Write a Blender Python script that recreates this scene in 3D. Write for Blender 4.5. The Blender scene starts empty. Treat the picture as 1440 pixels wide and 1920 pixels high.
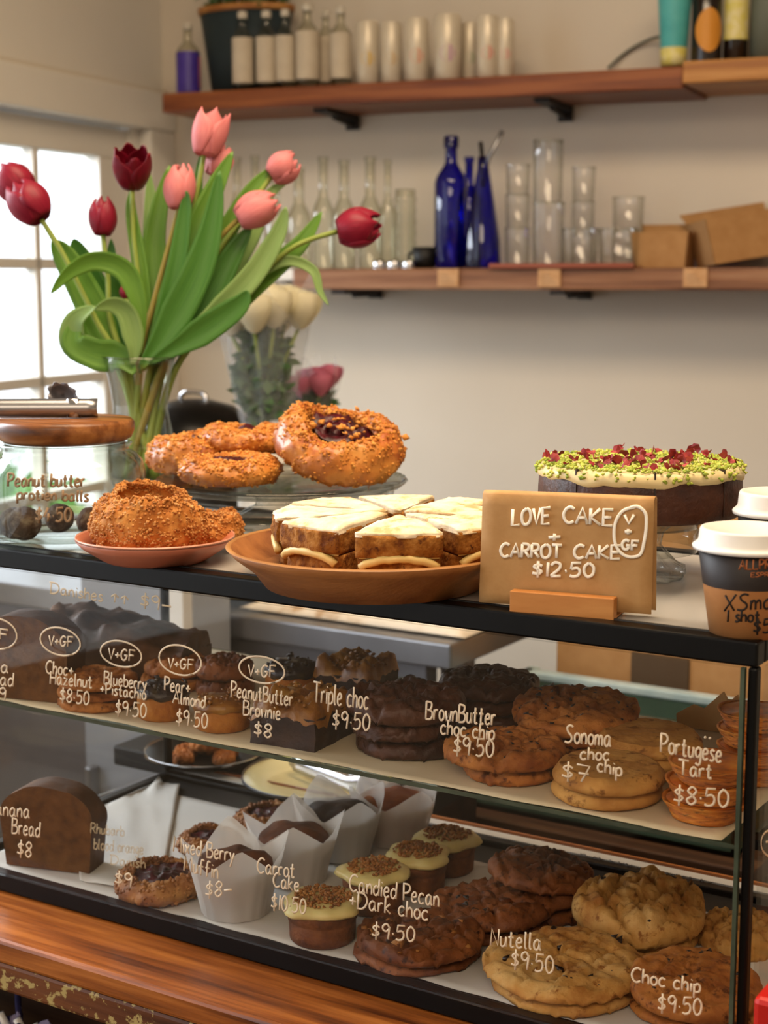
import bpy, bmesh, math, random
from mathutils import Vector, Matrix, Euler, noise
random.seed(7)
SC = bpy.context.scene
COL = SC.collection
PI = math.pi
R = math.radians
# ---------------------------------------------------------------- camera
FPX = 2950.0                       # focal length in pixels of the 1440x1920 frame
PITCH = math.atan((960 - 525) / FPX)
YAW = R(32)
CAM = Vector((0, 0, 1.5))
cd = bpy.data.cameras.new('camera')
cd.sensor_fit = 'VERTICAL'; cd.sensor_height = 36; cd.sensor_width = 27
cd.lens = FPX / 1920 * 36
cd.clip_start = 0.02; cd.clip_end = 200
cd.dof.use_dof = True; cd.dof.focus_distance = 1.22; cd.dof.aperture_fstop = 8.5
cam = bpy.data.objects.new('camera', cd); COL.objects.link(cam)
cam.location = CAM; cam.rotation_euler = (PI / 2 - PITCH, 0, YAW)
SC.camera = cam
# ---------------------------------------------------------------- world, light, exposure
W = bpy.data.worlds.new('world'); SC.world = W; W.use_nodes = True
wn = W.node_tree
wn.nodes['Background'].inputs['Color'].default_value = (0.90, 0.94, 1.0, 1)
wn.nodes['Background'].inputs['Strength'].default_value = 2.7
SC.view_settings.view_transform = 'Standard'; SC.view_settings.look = 'None'
SC.view_settings.gamma = 1.0; SC.view_settings.use_curve_mapping = False
SC.view_settings.exposure = 0.0
SC.cycles.max_bounces = 10; SC.cycles.transparent_max_bounces = 32
SC.cycles.diffuse_bounces = 4; SC.cycles.glossy_bounces = 4; SC.cycles.transmission_bounces = 8
SC.cycles.caustics_reflective = False; SC.cycles.caustics_refractive = False
SC.cycles.sample_clamp_indirect = 4.0
def area(name, loc, rot, sx, sy, power, col, spread=180):
    l = bpy.data.lights.new(name, 'AREA'); l.shape = 'RECTANGLE'; l.size = sx; l.size_y = sy
    l.energy = power; l.color = col; l.spread = R(spread)
    o = bpy.data.objects.new(name, l); COL.objects.link(o); o.location = loc; o.rotation_euler = rot
    return o
area('ceiling_or_fill_lamp', (-0.55, 1.15, 2.72), (0, 0, R(9)), 1.5, 0.7, 44, (1.0, 0.77, 0.52))
area('ceiling_or_fill_lamp', (0.1, -0.9, 2.70), (R(28), 0, R(20)), 1.8, 1.0, 46, (1.0, 0.80, 0.58))  # added fill lamp behind the camera, brightens the cabinet front and interior
area('door_daylight', (-3.6, 1.35, 2.4), (0, R(-62), R(9)), 1.6, 1.8, 170, (0.86, 0.93, 1.0))
# ---------------------------------------------------------------- picture geometry
_R = Vector((math.cos(YAW), math.sin(YAW), 0))
_F = Vector((-math.sin(YAW) * math.cos(PITCH), math.cos(YAW) * math.cos(PITCH), -math.sin(PITCH)))
_U = _R.cross(_F)
HF = Vector((-math.sin(YAW), math.cos(YAW), 0))         # horizontal viewing direction
def ray(px, py): return _F + _R * ((px - 720) / FPX) - _U * ((py - 960) / FPX)
def hit(px, py, p0, n):
    v = ray(px, py); n = Vector(n); return CAM + v * ((Vector(p0) - CAM).dot(n) / v.dot(n))
def hz(px, py, z): return hit(px, py, (0, 0, z), (0, 0, 1))
def hy(px, py, y): return hit(px, py, (0, y, 0), (0, 1, 0))
def depth(p): return (Vector(p) - CAM).dot(_F)
def ppm(p): return FPX / depth(p)
def proj(p):
    q = Vector(p) - CAM; d = q.dot(_F); return 720 + FPX * q.dot(_R) / d, 960 - FPX * q.dot(_U) / d
def seat(px, py, z, r):
    "centre of a round foot of radius r whose nearest point shows at px, py on the plane z"
    return hz(px, py, z) + HF * r
def onray(px, py, d):
    v = ray(px, py); return CAM + v * d
# ---------------------------------------------------------------- levels of the cabinet
YF, YB = 0.9915, 1.316
XL, XR = -1.106, -0.3285
ZT, ZBAR, ZS, ZTR, ZB = 1.262, 1.2457, 1.122, 0.9555, 0.940
# ---------------------------------------------------------------- materials
def lin(h):
    h = h.lstrip('#'); c = [int(h[i:i + 2], 16) / 255 for i in (0, 2, 4)]
    return tuple(x / 12.92 if x <= .04045 else ((x + .055) / 1.055) ** 2.4 for x in c) + (1,)
def nodes(m):
    m.use_nodes = True; nt = m.node_tree; return nt, nt.nodes, nt.links
def mat(name, cols, rough=.6, scale=30, bump=0., bscale=None, spec=.4, metal=0., detail=4, pos=None, stretch=None, coat=0., sss=0., kind='noise', extra=None):
    m = bpy.data.materials.new(name); nt, N, L = nodes(m)
    b = N['Principled BSDF']
    b.inputs['Roughness'].default_value = rough; b.inputs['Metallic'].default_value = metal
    b.inputs['Specular IOR Level'].default_value = spec
    b.inputs['Coat Weight'].default_value = coat; b.inputs['Coat Roughness'].default_value = .12
    if sss: b.inputs['Subsurface Weight'].default_value = sss; b.inputs['Subsurface Scale'].default_value = .004
    tc = N.new('ShaderNodeTexCoord'); src = tc.outputs['Object']
    if stretch:
        mp = N.new('ShaderNodeMapping'); mp.inputs['Scale'].default_value = stretch; L.new(src, mp.inputs[0]); src = mp.outputs[0]
    if isinstance(cols, str): cols = [cols]
    if len(cols) > 1:
        n = N.new('ShaderNodeTexNoise'); n.inputs['Scale'].default_value = scale; n.inputs['Detail'].default_value = detail
        n.inputs['Roughness'].default_value = .6
        L.new(src, n.inputs['Vector'])
        r = N.new('ShaderNodeValToRGB'); e = r.color_ramp.elements
        k = len(cols); pos = pos or [.32 + .36 * i / (k - 1) for i in range(k)]
        e[0].position = pos[0]; e[0].color = lin(cols[0]); e[1].position = pos[-1]; e[1].color = lin(cols[-1])
        for i in range(1, k - 1):
            q = e.new(pos[i]); q.color = lin(cols[i])
        L.new(n.outputs['Fac'], r.inputs[0]); out = r.outputs[0]
        if extra: out = extra(nt, src, out)
        L.new(out, b.inputs['Base Color'])
    else: b.inputs['Base Color'].default_value = lin(cols[0])
    if bump:
        n2 = N.new('ShaderNodeTexNoise'); n2.inputs['Scale'].default_value = bscale or scale * 3; n2.inputs['Detail'].default_value = 5
        L.new(src, n2.inputs['Vector'])
        bp = N.new('ShaderNodeBump'); bp.inputs['Strength'].default_value = bump; bp.inputs['Distance'].default_value = .002
        L.new(n2.outputs['Fac'], bp.inputs['Height']); L.new(bp.outputs[0], b.inputs['Normal'])
    return m
def layer(color, scale, lo, hi, seed=0, stretch=None):
    "a second tone laid over the first where a noise passes lo..hi"
    def f(nt, src, base):
        N, L = nt.nodes, nt.links
        mp = N.new('ShaderNodeMapping'); mp.inputs['Location'].default_value = (seed * 3.1, seed * 1.7, seed)
        if stretch: mp.inputs['Scale'].default_value = stretch
        L.new(src, mp.inputs[0])
        n = N.new('ShaderNodeTexNoise'); n.inputs['Scale'].default_value = scale; n.inputs['Detail'].default_value = 6
        n.inputs['Roughness'].default_value = .65
        L.new(mp.outputs[0], n.inputs['Vector'])
        r = N.new('ShaderNodeMapRange'); r.inputs[1].default_value = lo; r.inputs[2].default_value = hi; L.new(n.outputs['Fac'], r.inputs[0])
        x = N.new('ShaderNodeMix'); x.data_type = 'RGBA'; L.new(r.outputs[0], x.inputs[0]); L.new(base, x.inputs[6])
        x.inputs[7].default_value = lin(color); return x.outputs[2]
    return f
def glass(name, tint='#ffffff', edge='#9aa39c', refl=.9, rough=.02, body=0.):
    m = bpy.data.materials.new(name); nt, N, L = nodes(m); N.clear()
    o = N.new('ShaderNodeOutputMaterial'); lw = N.new('ShaderNodeLayerWeight'); lw.inputs['Blend'].default_value = .32
    r = N.new('ShaderNodeMix'); r.data_type = 'RGBA'; L.new(lw.outputs['Facing'], r.inputs[0])
    r.inputs[6].default_value = lin(tint); r.inputs[7].default_value = lin(edge)
    t = N.new('ShaderNodeBsdfTransparent'); L.new(r.outputs[2], t.inputs[0])
    g = N.new('ShaderNodeBsdfGlossy'); g.inputs['Roughness'].default_value = rough
    l2 = N.new('ShaderNodeLayerWeight'); l2.inputs['Blend'].default_value = .5
    pw_ = N.new('ShaderNodeMath'); pw_.operation = 'POWER'; pw_.inputs[1].default_value = 4.; L.new(l2.outputs['Facing'], pw_.inputs[0])
    mm = N.new('ShaderNodeMath'); mm.operation = 'MULTIPLY_ADD'; mm.inputs[1].default_value = .7 * refl; mm.inputs[2].default_value = .035 * refl; mm.use_clamp = True; L.new(pw_.outputs[0], mm.inputs[0])
    mx = N.new('ShaderNodeMixShader'); L.new(mm.outputs[0], mx.inputs[0]); L.new(t.outputs[0], mx.inputs[1]); L.new(g.outputs[0], mx.inputs[2])
    L.new(mx.outputs[0], o.inputs[0]); return m
def sheer(name, col, alpha=.8, rough=.7, trans=.4):
    "thin paper or petal: lets part of the light through"
    m = bpy.data.materials.new(name); nt, N, L = nodes(m); N.clear()
    o = N.new('ShaderNodeOutputMaterial')
    d = N.new('ShaderNodeBsdfDiffuse'); tl = N.new('ShaderNodeBsdfTranslucent'); t = N.new('ShaderNodeBsdfTransparent')
    gl = N.new('ShaderNodeBsdfGlossy'); gl.inputs['Roughness'].default_value = rough * .6
    d.inputs[0].default_value = lin(col); tl.inputs[0].default_value = lin(col)
    a = N.new('ShaderNodeMixShader'); a.inputs[0].default_value = trans; L.new(d.outputs[0], a.inputs[1]); L.new(tl.outputs[0], a.inputs[2])
    g = N.new('ShaderNodeMixShader'); g.inputs[0].default_value = .05; L.new(a.outputs[0], g.inputs[1]); L.new(gl.outputs[0], g.inputs[2])
    b = N.new('ShaderNodeMixShader'); b.inputs[0].default_value = alpha; L.new(t.outputs[0], b.inputs[1]); L.new(g.outputs[0], b.inputs[2])
    L.new(b.outputs[0], o.inputs[0]); return m
def leafmat(name, c0, c1, trans=.25, rough=.4):
    m = bpy.data.materials.new(name); nt, N, L = nodes(m)
    b = N['Principled BSDF']; b.inputs['Roughness'].default_value = rough; b.inputs['Specular IOR Level'].default_value = .35
    tc = N.new('ShaderNodeTexCoord'); mp = N.new('ShaderNodeMapping'); mp.inputs['Scale'].default_value = (60, 3, 1); L.new(tc.outputs['UV'], mp.inputs[0])
    n = N.new('ShaderNodeTexNoise'); n.inputs['Scale'].default_value = 1.; L.new(mp.outputs[0], n.inputs['Vector'])
    r = N.new('ShaderNodeValToRGB'); r.color_ramp.elements[0].position = .3; r.color_ramp.elements[1].position = .7
    r.color_ramp.elements[0].color = lin(c0); r.color_ramp.elements[1].color = lin(c1); L.new(n.outputs['Fac'], r.inputs[0]); L.new(r.outputs[0], b.inputs['Base Color'])
    tl = N.new('ShaderNodeBsdfTranslucent'); L.new(r.outputs[0], tl.inputs[0])
    x = N.new('ShaderNodeMixShader'); x.inputs[0].default_value = trans; o = N['Material Output']
    L.new(b.outputs[0], x.inputs[1]); L.new(tl.outputs[0], x.inputs[2]); L.new(x.outputs[0], o.inputs[0]); return m
def wood(name, c0, c1, c2, axis='x', scale=1., rough=.45, spec=.35, extra=None, coat=0.):
    st = {'x': (1.2, 22, 22), 'y': (22, 1.2, 22), 'z': (22, 22, 1.2)}[axis]
    return mat(name, [c0, c1, c2], rough=rough, scale=3.2 * scale, bump=.25, bscale=9 * scale, stretch=st, detail=8, pos=[.38, .5, .62], spec=spec, extra=extra, coat=coat)
M = {}
M['wall'] = mat('wall_paint', ['#cdc3b4', '#d6ccbd'], rough=.75, scale=1.2, bump=.05, bscale=60)
M['wallw'] = mat('white_paint', ['#d8d2c8', '#ddd8cf'], rough=.55, scale=2, bump=.04, bscale=50)
M['ceil'] = mat('ceiling_paint', ['#e0d8ca', '#e4dccf'], rough=.8, scale=2)
M['floor'] = wood('floor_boards', '#3a2a20', '#4c382b', '#5a4434', 'x')
M['shelfwood'] = wood('shelf_wood', '#5e2c14', '#7a4120', '#90542c', 'x', .6)
M['shelfwood2'] = wood('shelf_wood_pale', '#96602f', '#ad773d', '#bd8a50', 'x', .6)
M['shelflow'] = wood('shelf_wood_dull', '#6c452e', '#875c3f', '#9a7052', 'x', .6)
M['black'] = mat('black_enamel', ['#070605', '#0b0a09'], rough=.34, scale=20, spec=.18)
M['blackm'] = mat('black_matt', ['#0d0c0c', '#14110f'], rough=.55, scale=20)
M['iron'] = mat('iron', '#1d1510', rough=.6)
M['top'] = mat('cabinet_top', ['#a3a09b', '#b4b1ab'], rough=.16, scale=5, spec=.6)
M['glass'] = glass('clear_glass', '#ffffff', '#c9d2cb', refl=.55)
M['pane'] = glass('pane_glass', '#ffffff', '#f2f4f1', refl=.6, rough=.0)
M['gedge'] = mat('glass_edge', ['#343c30', '#4a5444'], rough=.2, scale=30)
M['gshelf'] = glass('shelf_glass', '#f4f8f4', '#c4d4c8', refl=.5)
M['jar'] = glass('jar_glass', '#fdfefc', '#bcc4bb', refl=1.2)
M['stand'] = glass('pressed_glass', '#fafaf8', '#b4b8b2', refl=1.1, rough=.06)
M['bottle'] = glass('bottle_glass', '#f8f8f0', '#b2b2a2', refl=1.5)
M['tumb'] = glass('tumbler_glass', '#ffffff', '#b9bdb2', refl=1.6)
M['blue'] = glass('cobalt_glass', '#5452d8', '#1c1c80', refl=1.5)
M['window'] = glass('window_glass', '#ffffff', '#eef4f6', refl=.3)
M['paper'] = mat('baking_paper', ['#cdb996', '#d8c6a6'], rough=.7, scale=8, bump=.1, bscale=40)
M['paperw'] = mat('white_baking_paper', ['#c8c3bd', '#d4cfc8'], rough=.6, scale=8, bump=.15, bscale=25)
M['paperc'] = mat('used_baking_paper', ['#b99a78', '#ddd0be', '#e6dccd'], rough=.7, scale=16, bump=.2, bscale=40, pos=[.36, .46, .6])
M['wrap'] = sheer('muffin_paper', '#fffaf4', .72)
M['kraft'] = mat('kraft_paper', ['#b08450', '#bd925e'], rough=.75, scale=60, bump=.08, bscale=300)
M['card'] = mat('cardboard', ['#a27748', '#ae8454'], rough=.8, scale=40, bump=.05)
M['ink'] = sheer('white_marker', '#f6e4c8', 1., trans=.4)
M['inks'] = mat('white_paint_marker', '#fff6e4', rough=.6)
M['inkf'] = sheer('faded_marker', '#d8c3a0', .6, trans=.1)
M['inkd'] = mat('black_marker', '#1b120d', rough=.6)
M['inkc'] = mat('copper_print', '#b0683a', rough=.5)
M['inkb'] = mat('brown_marker', '#9a7d5e', rough=.6)
M['acacia'] = wood('acacia_lid', '#4a2812', '#7e4c26', '#a56f3e', 'x', .5, rough=.35)
M['bowlwood'] = mat('bowl_wood', ['#6b3a1b', '#8f5a2e', '#a56d3c'], rough=.5, scale=5, stretch=(1.5, 6, 6), bump=.2, bscale=60, spec=.3)
M['block'] = mat('beech_block', ['#b8763a', '#c98a4a'], rough=.5, scale=8, stretch=(1, 8, 8), bump=.1)
def oldpaint(nt, src, base):
    b2 = layer('#a8925a', 75, .54, .57, 4, (.83, .045, .05))(nt, src, base); return layer('#1b0f08', 30, .68, .71, 9, (.83, .045, .045))(nt, src, b2)
M['counter'] = wood('counter_timber', '#4e240a', '#8a4a1a', '#b0692e', 'x', .7, rough=.30, spec=.45)
M['counterf'] = wood('counter_edge_timber', '#3a1c0a', '#5a2f12', '#6e3e1a', 'x', .7, rough=.5, extra=oldpaint)
M['steel'] = mat('steel', ['#8f8f93', '#a2a2a6'], rough=.32, scale=6, metal=.9)
M['steeldull'] = mat('steel_dull', ['#6f6d72', '#7f7d82'], rough=.45, scale=6, metal=.5)
M['chrome'] = mat('chrome', '#c8c8cc', rough=.12, metal=1.)
M['fridge'] = mat('fridge_enamel', ['#8b8f98', '#999da5'], rough=.4, scale=4)
M['mauve'] = mat('mauve_panel', ['#c4aeaa', '#cbb6b1'], rough=.6, scale=3)
M['darkwood'] = wood('dark_timber', '#2a1a10', '#3a2416', '#45301f', 'x', .8)
M['green'] = mat('green_tub', ['#2c3f33', '#3c5244'], rough=.35, scale=10)
M['paleblue'] = mat('pale_blue_plastic', ['#8ba0a6', '#a9b9ba'], rough=.4, scale=25)
M['cream'] = mat('cream_glaze', '#d8c68e', rough=.25, spec=.5)
M['pink'] = mat('pink_glaze', ['#b5694f', '#bf7459'], rough=.35, scale=10, spec=.5)
M['bagk'] = mat('torn_bag_paper', ['#c79a62', '#d2a870'], rough=.8, scale=40)
M['white'] = mat('white_plastic', '#d9d5cf', rough=.4)
M['cupblack'] = mat('cup_print', ['#241c19', '#2a211d'], rough=.55, scale=20)
M['cupkraft'] = mat('cup_kraft', ['#a86f3c', '#b27a46'], rough=.65, scale=50)
M['label'] = mat('paper_label', ['#bdb09c', '#c9bda9'], rough=.6, scale=30)
M['capm'] = mat('bottle_cap', '#c3bcae', rough=.4)
M['tin'] = mat('can_white', ['#c9bda8', '#d6cbb8'], rough=.35, scale=20, metal=.2)
M['purple'] = mat('purple_label', ['#3d2a8c', '#4c3a9c'], rough=.4, scale=20)
M['planter'] = mat('planter', ['#1c2a30', '#24343a'], rough=.6, scale=10)
M['teal'] = mat('teal_label', ['#3f9a9c', '#58b0ae'], rough=.45, scale=20)
M['orange'] = mat('orange_label', '#c8862c', rough=.5)
M['dkglass'] = mat('dark_bottle', '#1c120c', rough=.15, spec=.6)
M['yellow'] = mat('yellow_label', ['#c9bc3c', '#d9cfa0'], rough=.5, scale=60)
M['greyt'] = mat('grey_tub', '#5d6358', rough=.6)
M['red'] = mat('red_plastic', '#b3170d', rough=.35, spec=.5)
M['copper'] = mat('copper_tray', '#8c4a34', rough=.4, metal=.4)
M['tag'] = mat('shelf_tag', ['#b88a5c', '#c79d72'], rough=.7, scale=60)
# food
M['cookie'] = mat('cookie', ['#7a3e15', '#a2612a', '#b97636'], rough=.7, scale=34, bump=.9, bscale=110, spec=.25, extra=layer('#5a2c0e', 95, .56, .66, 3))
M['pale'] = mat('pale_cookie', ['#a0642a', '#c08c48', '#cfa262'], rough=.7, scale=30, bump=.9, bscale=110, spec=.25, extra=layer('#8a5420', 95, .56, .66, 3))
M['dark'] = mat('dark_cookie', ['#2c140a', '#42200f', '#54301c'], rough=.5, scale=34, bump=.9, bscale=120, spec=.35)
M['pecan'] = mat('pecan_cookie', ['#552810', '#74401e', '#8a5028'], rough=.6, scale=34, bump=.9, bscale=110, spec=.3, extra=layer('#34160a', 95, .56, .66, 3))
M['flat'] = mat('flat_cookie', ['#a0682c', '#b98240', '#c6924c'], rough=.7, scale=40, bump=.3, bscale=260, spec=.25, extra=layer('#7c4c1c', 95, .56, .66, 3))
M['crumbside'] = mat('flat_cookie_side', ['#5c3212', '#7b4a1e', '#8a5827'], rough=.8, scale=70, bump=.8, bscale=250, spec=.2)
M['choc'] = mat('chocolate', ['#1c0d07', '#2e180e'], rough=.35, scale=60, spec=.5)
M['bun'] = mat('danish_bun', ['#8c4a12', '#b86c22', '#cf8c3c'], rough=.5, scale=24, bump=.5, bscale=120, spec=.5, coat=.25, extra=layer('#a04f14', 30, .52, .62, 2))
M['bunp'] = mat('sugared_bun', ['#8a4c18', '#b06c2c', '#c68c48'], rough=.75, scale=50, bump=.8, bscale=150, spec=.25)
M['crumb'] = mat('streusel', ['#a3601a', '#c98232', '#dba050'], rough=.75, scale=90, bump=.5, bscale=400)
M['crumbp'] = mat('streusel_sugared', ['#9a5a22', '#bd7f3e', '#d3a066'], rough=.75, scale=90, bump=.5, bscale=400)
M['jam'] = mat('berry_jam', ['#1a040a', '#3e0812', '#56121c'], rough=.32, scale=80, bump=.6, bscale=120, spec=.3)
M['cake'] = mat('carrot_crumb', ['#5e300e', '#8c561c', '#ad783a'], rough=.85, scale=90, bump=1., bscale=260, spec=.2, extra=layer('#4e260b', 130, .60, .68, 5))
M['sugar'] = mat('icing_sugar', ['#c9a878', '#e6d2ae', '#efdfc2'], rough=.85, scale=38, bump=.5, bscale=200, spec=.1, pos=[.34, .45, .6], extra=layer('#b98748', 70, .60, .72, 4))
M['custard'] = mat('cream_filling', ['#cfae66', '#dcc17e'], rough=.45, scale=60, bump=.3, bscale=80, sss=.1)
M['love'] = mat('chocolate_sponge', ['#2c1208', '#42200f', '#4e2a16'], rough=.5, scale=45, bump=.6, bscale=180, spec=.4)
M['frost'] = mat('cream_icing', ['#cdb987', '#d8c898'], rough=.4, scale=40, bump=.2, bscale=60, sss=.1)
M['pist'] = mat('pistachio', ['#6e8426', '#a3b03c', '#c2c462'], rough=.6, scale=70)
M['petalr'] = mat('dried_petal', ['#5a1016', '#8a1c22', '#b04a48'], rough=.6, scale=60)
M['loaf'] = mat('loaf_crumb', ['#4a2c12', '#5f3a1a', '#6c4522'], rough=.85, scale=80, bump=.7, bscale=220, spec=.2)
M['crust'] = mat('loaf_crust', ['#38200f', '#50301a', '#6b462a'], rough=.6, scale=22, bump=.6, bscale=90, spec=.3)
M['brownie'] = mat('brownie', ['#1b0c07', '#2a140c', '#38200f'], rough=.6, scale=50, bump=.6, bscale=150)
M['caramel'] = mat('peanut_caramel', ['#6c3c12', '#96601f', '#b08038'], rough=.4, scale=45, bump=.7, bscale=110, spec=.5)
M['blueb'] = mat('blueberry_top', ['#150e12', '#2a1c1e', '#4a3b22'], rough=.35, scale=70, bump=.8, bscale=150, spec=.5)
M['sponge'] = mat('orange_sponge', ['#8a4c16', '#a8641f', '#b8762c'], rough=.75, scale=60, bump=.6, bscale=220)
M['tarttop'] = mat('custard_tart_top', ['#6a2508', '#cf6f1c', '#e8962e'], rough=.3, scale=40, bump=.4, bscale=50, spec=.5)
M['pastry'] = mat('pastry_shell', ['#84400f', '#bd691c', '#d68a32'], rough=.6, scale=60, stretch=(1, 1, 6), bump=.7, bscale=120, extra=layer('#3a1a08', 95, .56, .66, 3))
M['tartcrust'] = mat('tart_crust', ['#6b3d1a', '#945c2b', '#ad783f'], rough=.65, scale=40, bump=.7, bscale=140, extra=layer('#5c2e10', 95, .56, .66, 3))
M['yfrost'] = mat('yellow_icing', ['#d6c078', '#e2d092'], rough=.4, scale=40, bump=.2, bscale=60, sss=.1)
M['mini'] = mat('mini_cake', ['#4a230c', '#6b3814', '#7d4820'], rough=.75, scale=70, bump=.8, bscale=220)
M['nut'] = mat('brown_nut_crumb', ['#744319', '#9c6228', '#b47a38'], rough=.7, scale=70)
M['muffin'] = mat('muffin_top', ['#3d1d0d', '#5d3015', '#74401e'], rough=.7, scale=40, bump=.7, bscale=140)
M['muffinb'] = mat('muffin_berry_top', ['#6b2c12', '#93471c', '#a9622c'], rough=.6, scale=40, bump=.7, bscale=140)
M['ball'] = mat('protein_ball', ['#3a2318', '#5a4030', '#8d7a66'], rough=.85, scale=120, bump=1., bscale=300)
# plants
M['stem'] = leafmat('tulip_stem', '#7a8f35', '#9cab55', .15)
M['stemb'] = leafmat('tulip_stem_bronze', '#8f7a35', '#a59a50', .15)
M['leaf'] = leafmat('tulip_leaf', '#54852a', '#7aa440', .3)
M['leafd'] = leafmat('tulip_leaf_dark', '#386c24', '#568a36', .25)
M['leafp'] = leafmat('tulip_leaf_pale', '#76994f', '#9cb872', .3)
M['tred'] = leafmat('crimson_petal', '#7a0d26', '#a11b38', .22, .45)
M['tdark'] = leafmat('dark_crimson_petal', '#5c0618', '#8a1029', .2, .4)
M['tpink'] = leafmat('pink_petal', '#dd7a80', '#ec9a98', .3, .5)
M['rose'] = leafmat('white_rose_petal', '#e6dfbe', '#f2ecd4', .35, .6)
M['rosepink'] = leafmat('pink_flower_petal', '#c4607c', '#d98aa0', .3, .6)
M['foliage'] = leafmat('dark_foliage', '#2c4a2c', '#5c7c4c', .25)
M['cello'] = sheer('cellophane', '#eef2f8', .22, rough=.15, trans=.5)
M['hedge'] = leafmat('garden_leaf', '#4f8a3e', '#86b463', .4)
M['gflower'] = leafmat('garden_flower', '#b85a78', '#d98a9c', .4)
M['paving'] = mat('paving', ['#a8a49c', '#bcb8b0'], rough=.8, scale=6)
M['cloth'] = mat('checked_cloth', ['#1a1640', '#8d86a6'], rough=.9, scale=18, pos=[.49, .51], stretch=(6, 6, 1))
# ---------------------------------------------------------------- object helpers
def link(name, me, m, parent=None, loc=None, rot=None, smooth=True):
    if m is not None:
        if isinstance(m, (list, tuple)):
            for q in m: me.materials.append(q)
        else: me.materials.append(m)
    if smooth:
        me.polygons.foreach_set('use_smooth', [True] * len(me.polygons))
    o = bpy.data.objects.new(name, me); COL.objects.link(o)
    if parent: o.parent = parent
    if loc is not None: o.location = loc
    if rot is not None: o.rotation_euler = rot
    return o
def pd(name, V, F, m, parent=None, loc=None, rot=None, smooth=True):
    me = bpy.data.meshes.new(name); me.from_pydata([tuple(v) for v in V], [], F); me.update()
    return link(name, me, m, parent, loc, rot, smooth)
def tag(o, label=None, cat=None, group=None, kind=None):
    if label: o['label'] = label
    if cat: o['category'] = cat
    if group: o['group'] = group
    if kind: o['kind'] = kind
    return o
def thing(name, label, cat, loc=(0, 0, 0), rz=0, group=None):
    o = bpy.data.objects.new(name, None); COL.objects.link(o); o.empty_display_size = .05
    o.location = loc; o.rotation_euler = (0, 0, rz) if not isinstance(rz, (tuple, list)) else rz
    return tag(o, label, cat, group)
def struct(o): o['kind'] = 'structure'; return o
class G:
    "collects shapes into one mesh"
    def __init__(s): s.V = []; s.F = []
    def add(s, V, F):
        k = len(s.V); s.V += [Vector(v) for v in V]; s.F += [tuple(i + k for i in f) for f in F]; return s
    def box(s, a, b, mtx=None):
        x0, y0, z0 = a; x1, y1, z1 = b
        V = [Vector(p) for p in ((x0, y0, z0), (x1, y0, z0), (x1, y1, z0), (x0, y1, z0), (x0, y0, z1), (x1, y0, z1), (x1, y1, z1), (x0, y1, z1))]
        if mtx: V = [mtx @ v for v in V]
        return s.add(V, [(0, 3, 2, 1), (4, 5, 6, 7), (0, 1, 5, 4), (1, 2, 6, 5), (2, 3, 7, 6), (3, 0, 4, 7)])
    def tube(s, pts, r, n=8, cap=True, flat=None):
        pts = [Vector(p) for p in pts]; V = []; F = []
        rs = r if isinstance(r, (list, tuple)) else [r] * len(pts)
        up = flat or Vector((.13, .31, .94))
        for i, p in enumerate(pts):
            t = (pts[min(i + 1, len(pts) - 1)] - pts[max(i - 1, 0)])
            if t.length < 1e-9: t = Vector((0, 0, 1))
            t.normalize(); a = t.cross(up)
            if a.length < .05: a = t.cross(Vector((1, 0, 0)))
            a.normalize(); b = a.cross(t)
            fl = .3 if flat else 1
            for k in range(n):
                an = 2 * PI * k / n; V.append(p + a * (math.cos(an) * rs[i]) + b * (math.sin(an) * rs[i] * fl))
        for i in range(len(pts) - 1):
            for k in range(n):
                k2 = (k + 1) % n; F.append((i * n + k, i * n + k2, (i + 1) * n + k2, (i + 1) * n + k))
        if cap: F.append(tuple(range(n - 1, -1, -1))); F.append(tuple((len(pts) - 1) * n + k for k in range(n)))
        return s.add(V, F)
    def lathe(s, prof, seg=40, fn=None, mtx=None):
        V = []; F = []; idx = []
        for (r, z) in prof:
            if r < 1e-6: idx.append([len(V)]); V.append(Vector((0, 0, z)))
            else:
                idx.append(list(range(len(V), len(V) + seg)))
                V += [Vector((r * math.cos(2 * PI * k / seg), r * math.sin(2 * PI * k / seg), z)) for k in range(seg)]
        for a, b in zip(idx, idx[1:]):
            if len(a) == 1 and len(b) == 1: continue
            for k in range(seg):
                k2 = (k + 1) % seg
                if len(a) == 1: F.append((a[0], b[k2], b[k]))
                elif len(b) == 1: F.append((a[k], a[k2], b[0]))
                else: F.append((a[k], a[k2], b[k2], b[k]))
        if fn: V = [fn(v) for v in V]
        if mtx: V = [mtx @ v for v in V]
        return s.add(V, F)
    def out(s, name, m, parent=None, loc=None, rot=None, smooth=True, kind=None, bev=0, label=None):
        o = pd(name, s.V, s.F, m, parent, loc, rot, smooth)
        if bev:
            b = o.modifiers.new('bevel', 'BEVEL'); b.width = bev; b.segments = 2; b.limit_method = 'ANGLE'; b.angle_limit = R(40)
        if kind: o['kind'] = kind
        if label: o['label'] = label
        return o
def box(name, a, b, m, parent=None, loc=None, rot=None, bev=0, smooth=False, label=None):
    return G().box(a, b).out(name, m, parent, loc, rot, smooth, bev=bev, label=label)
def nz(v, s, seed=0): return noise.noise(Vector((v[0] * s + seed * 7.3, v[1] * s + seed * 3.7, v[2] * s + seed * 1.9)))
def catmull(P, k=6, closed=False):
    P = [Vector(p) for p in P]; n = len(P); o = []
    for i in range(n - 1):
        p0 = P[max(i - 1, 0)]; p1 = P[i]; p2 = P[i + 1]; p3 = P[min(i + 2, n - 1)]
        for j in range(k):
            t = j / k
            o.append(.5 * ((2 * p1) + (p2 - p0) * t + (2 * p0 - 5 * p1 + 4 * p2 - p3) * t * t + (3 * p1 - p0 - 3 * p2 + p3) * t ** 3))
    o.append(P[-1]); return o
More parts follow.
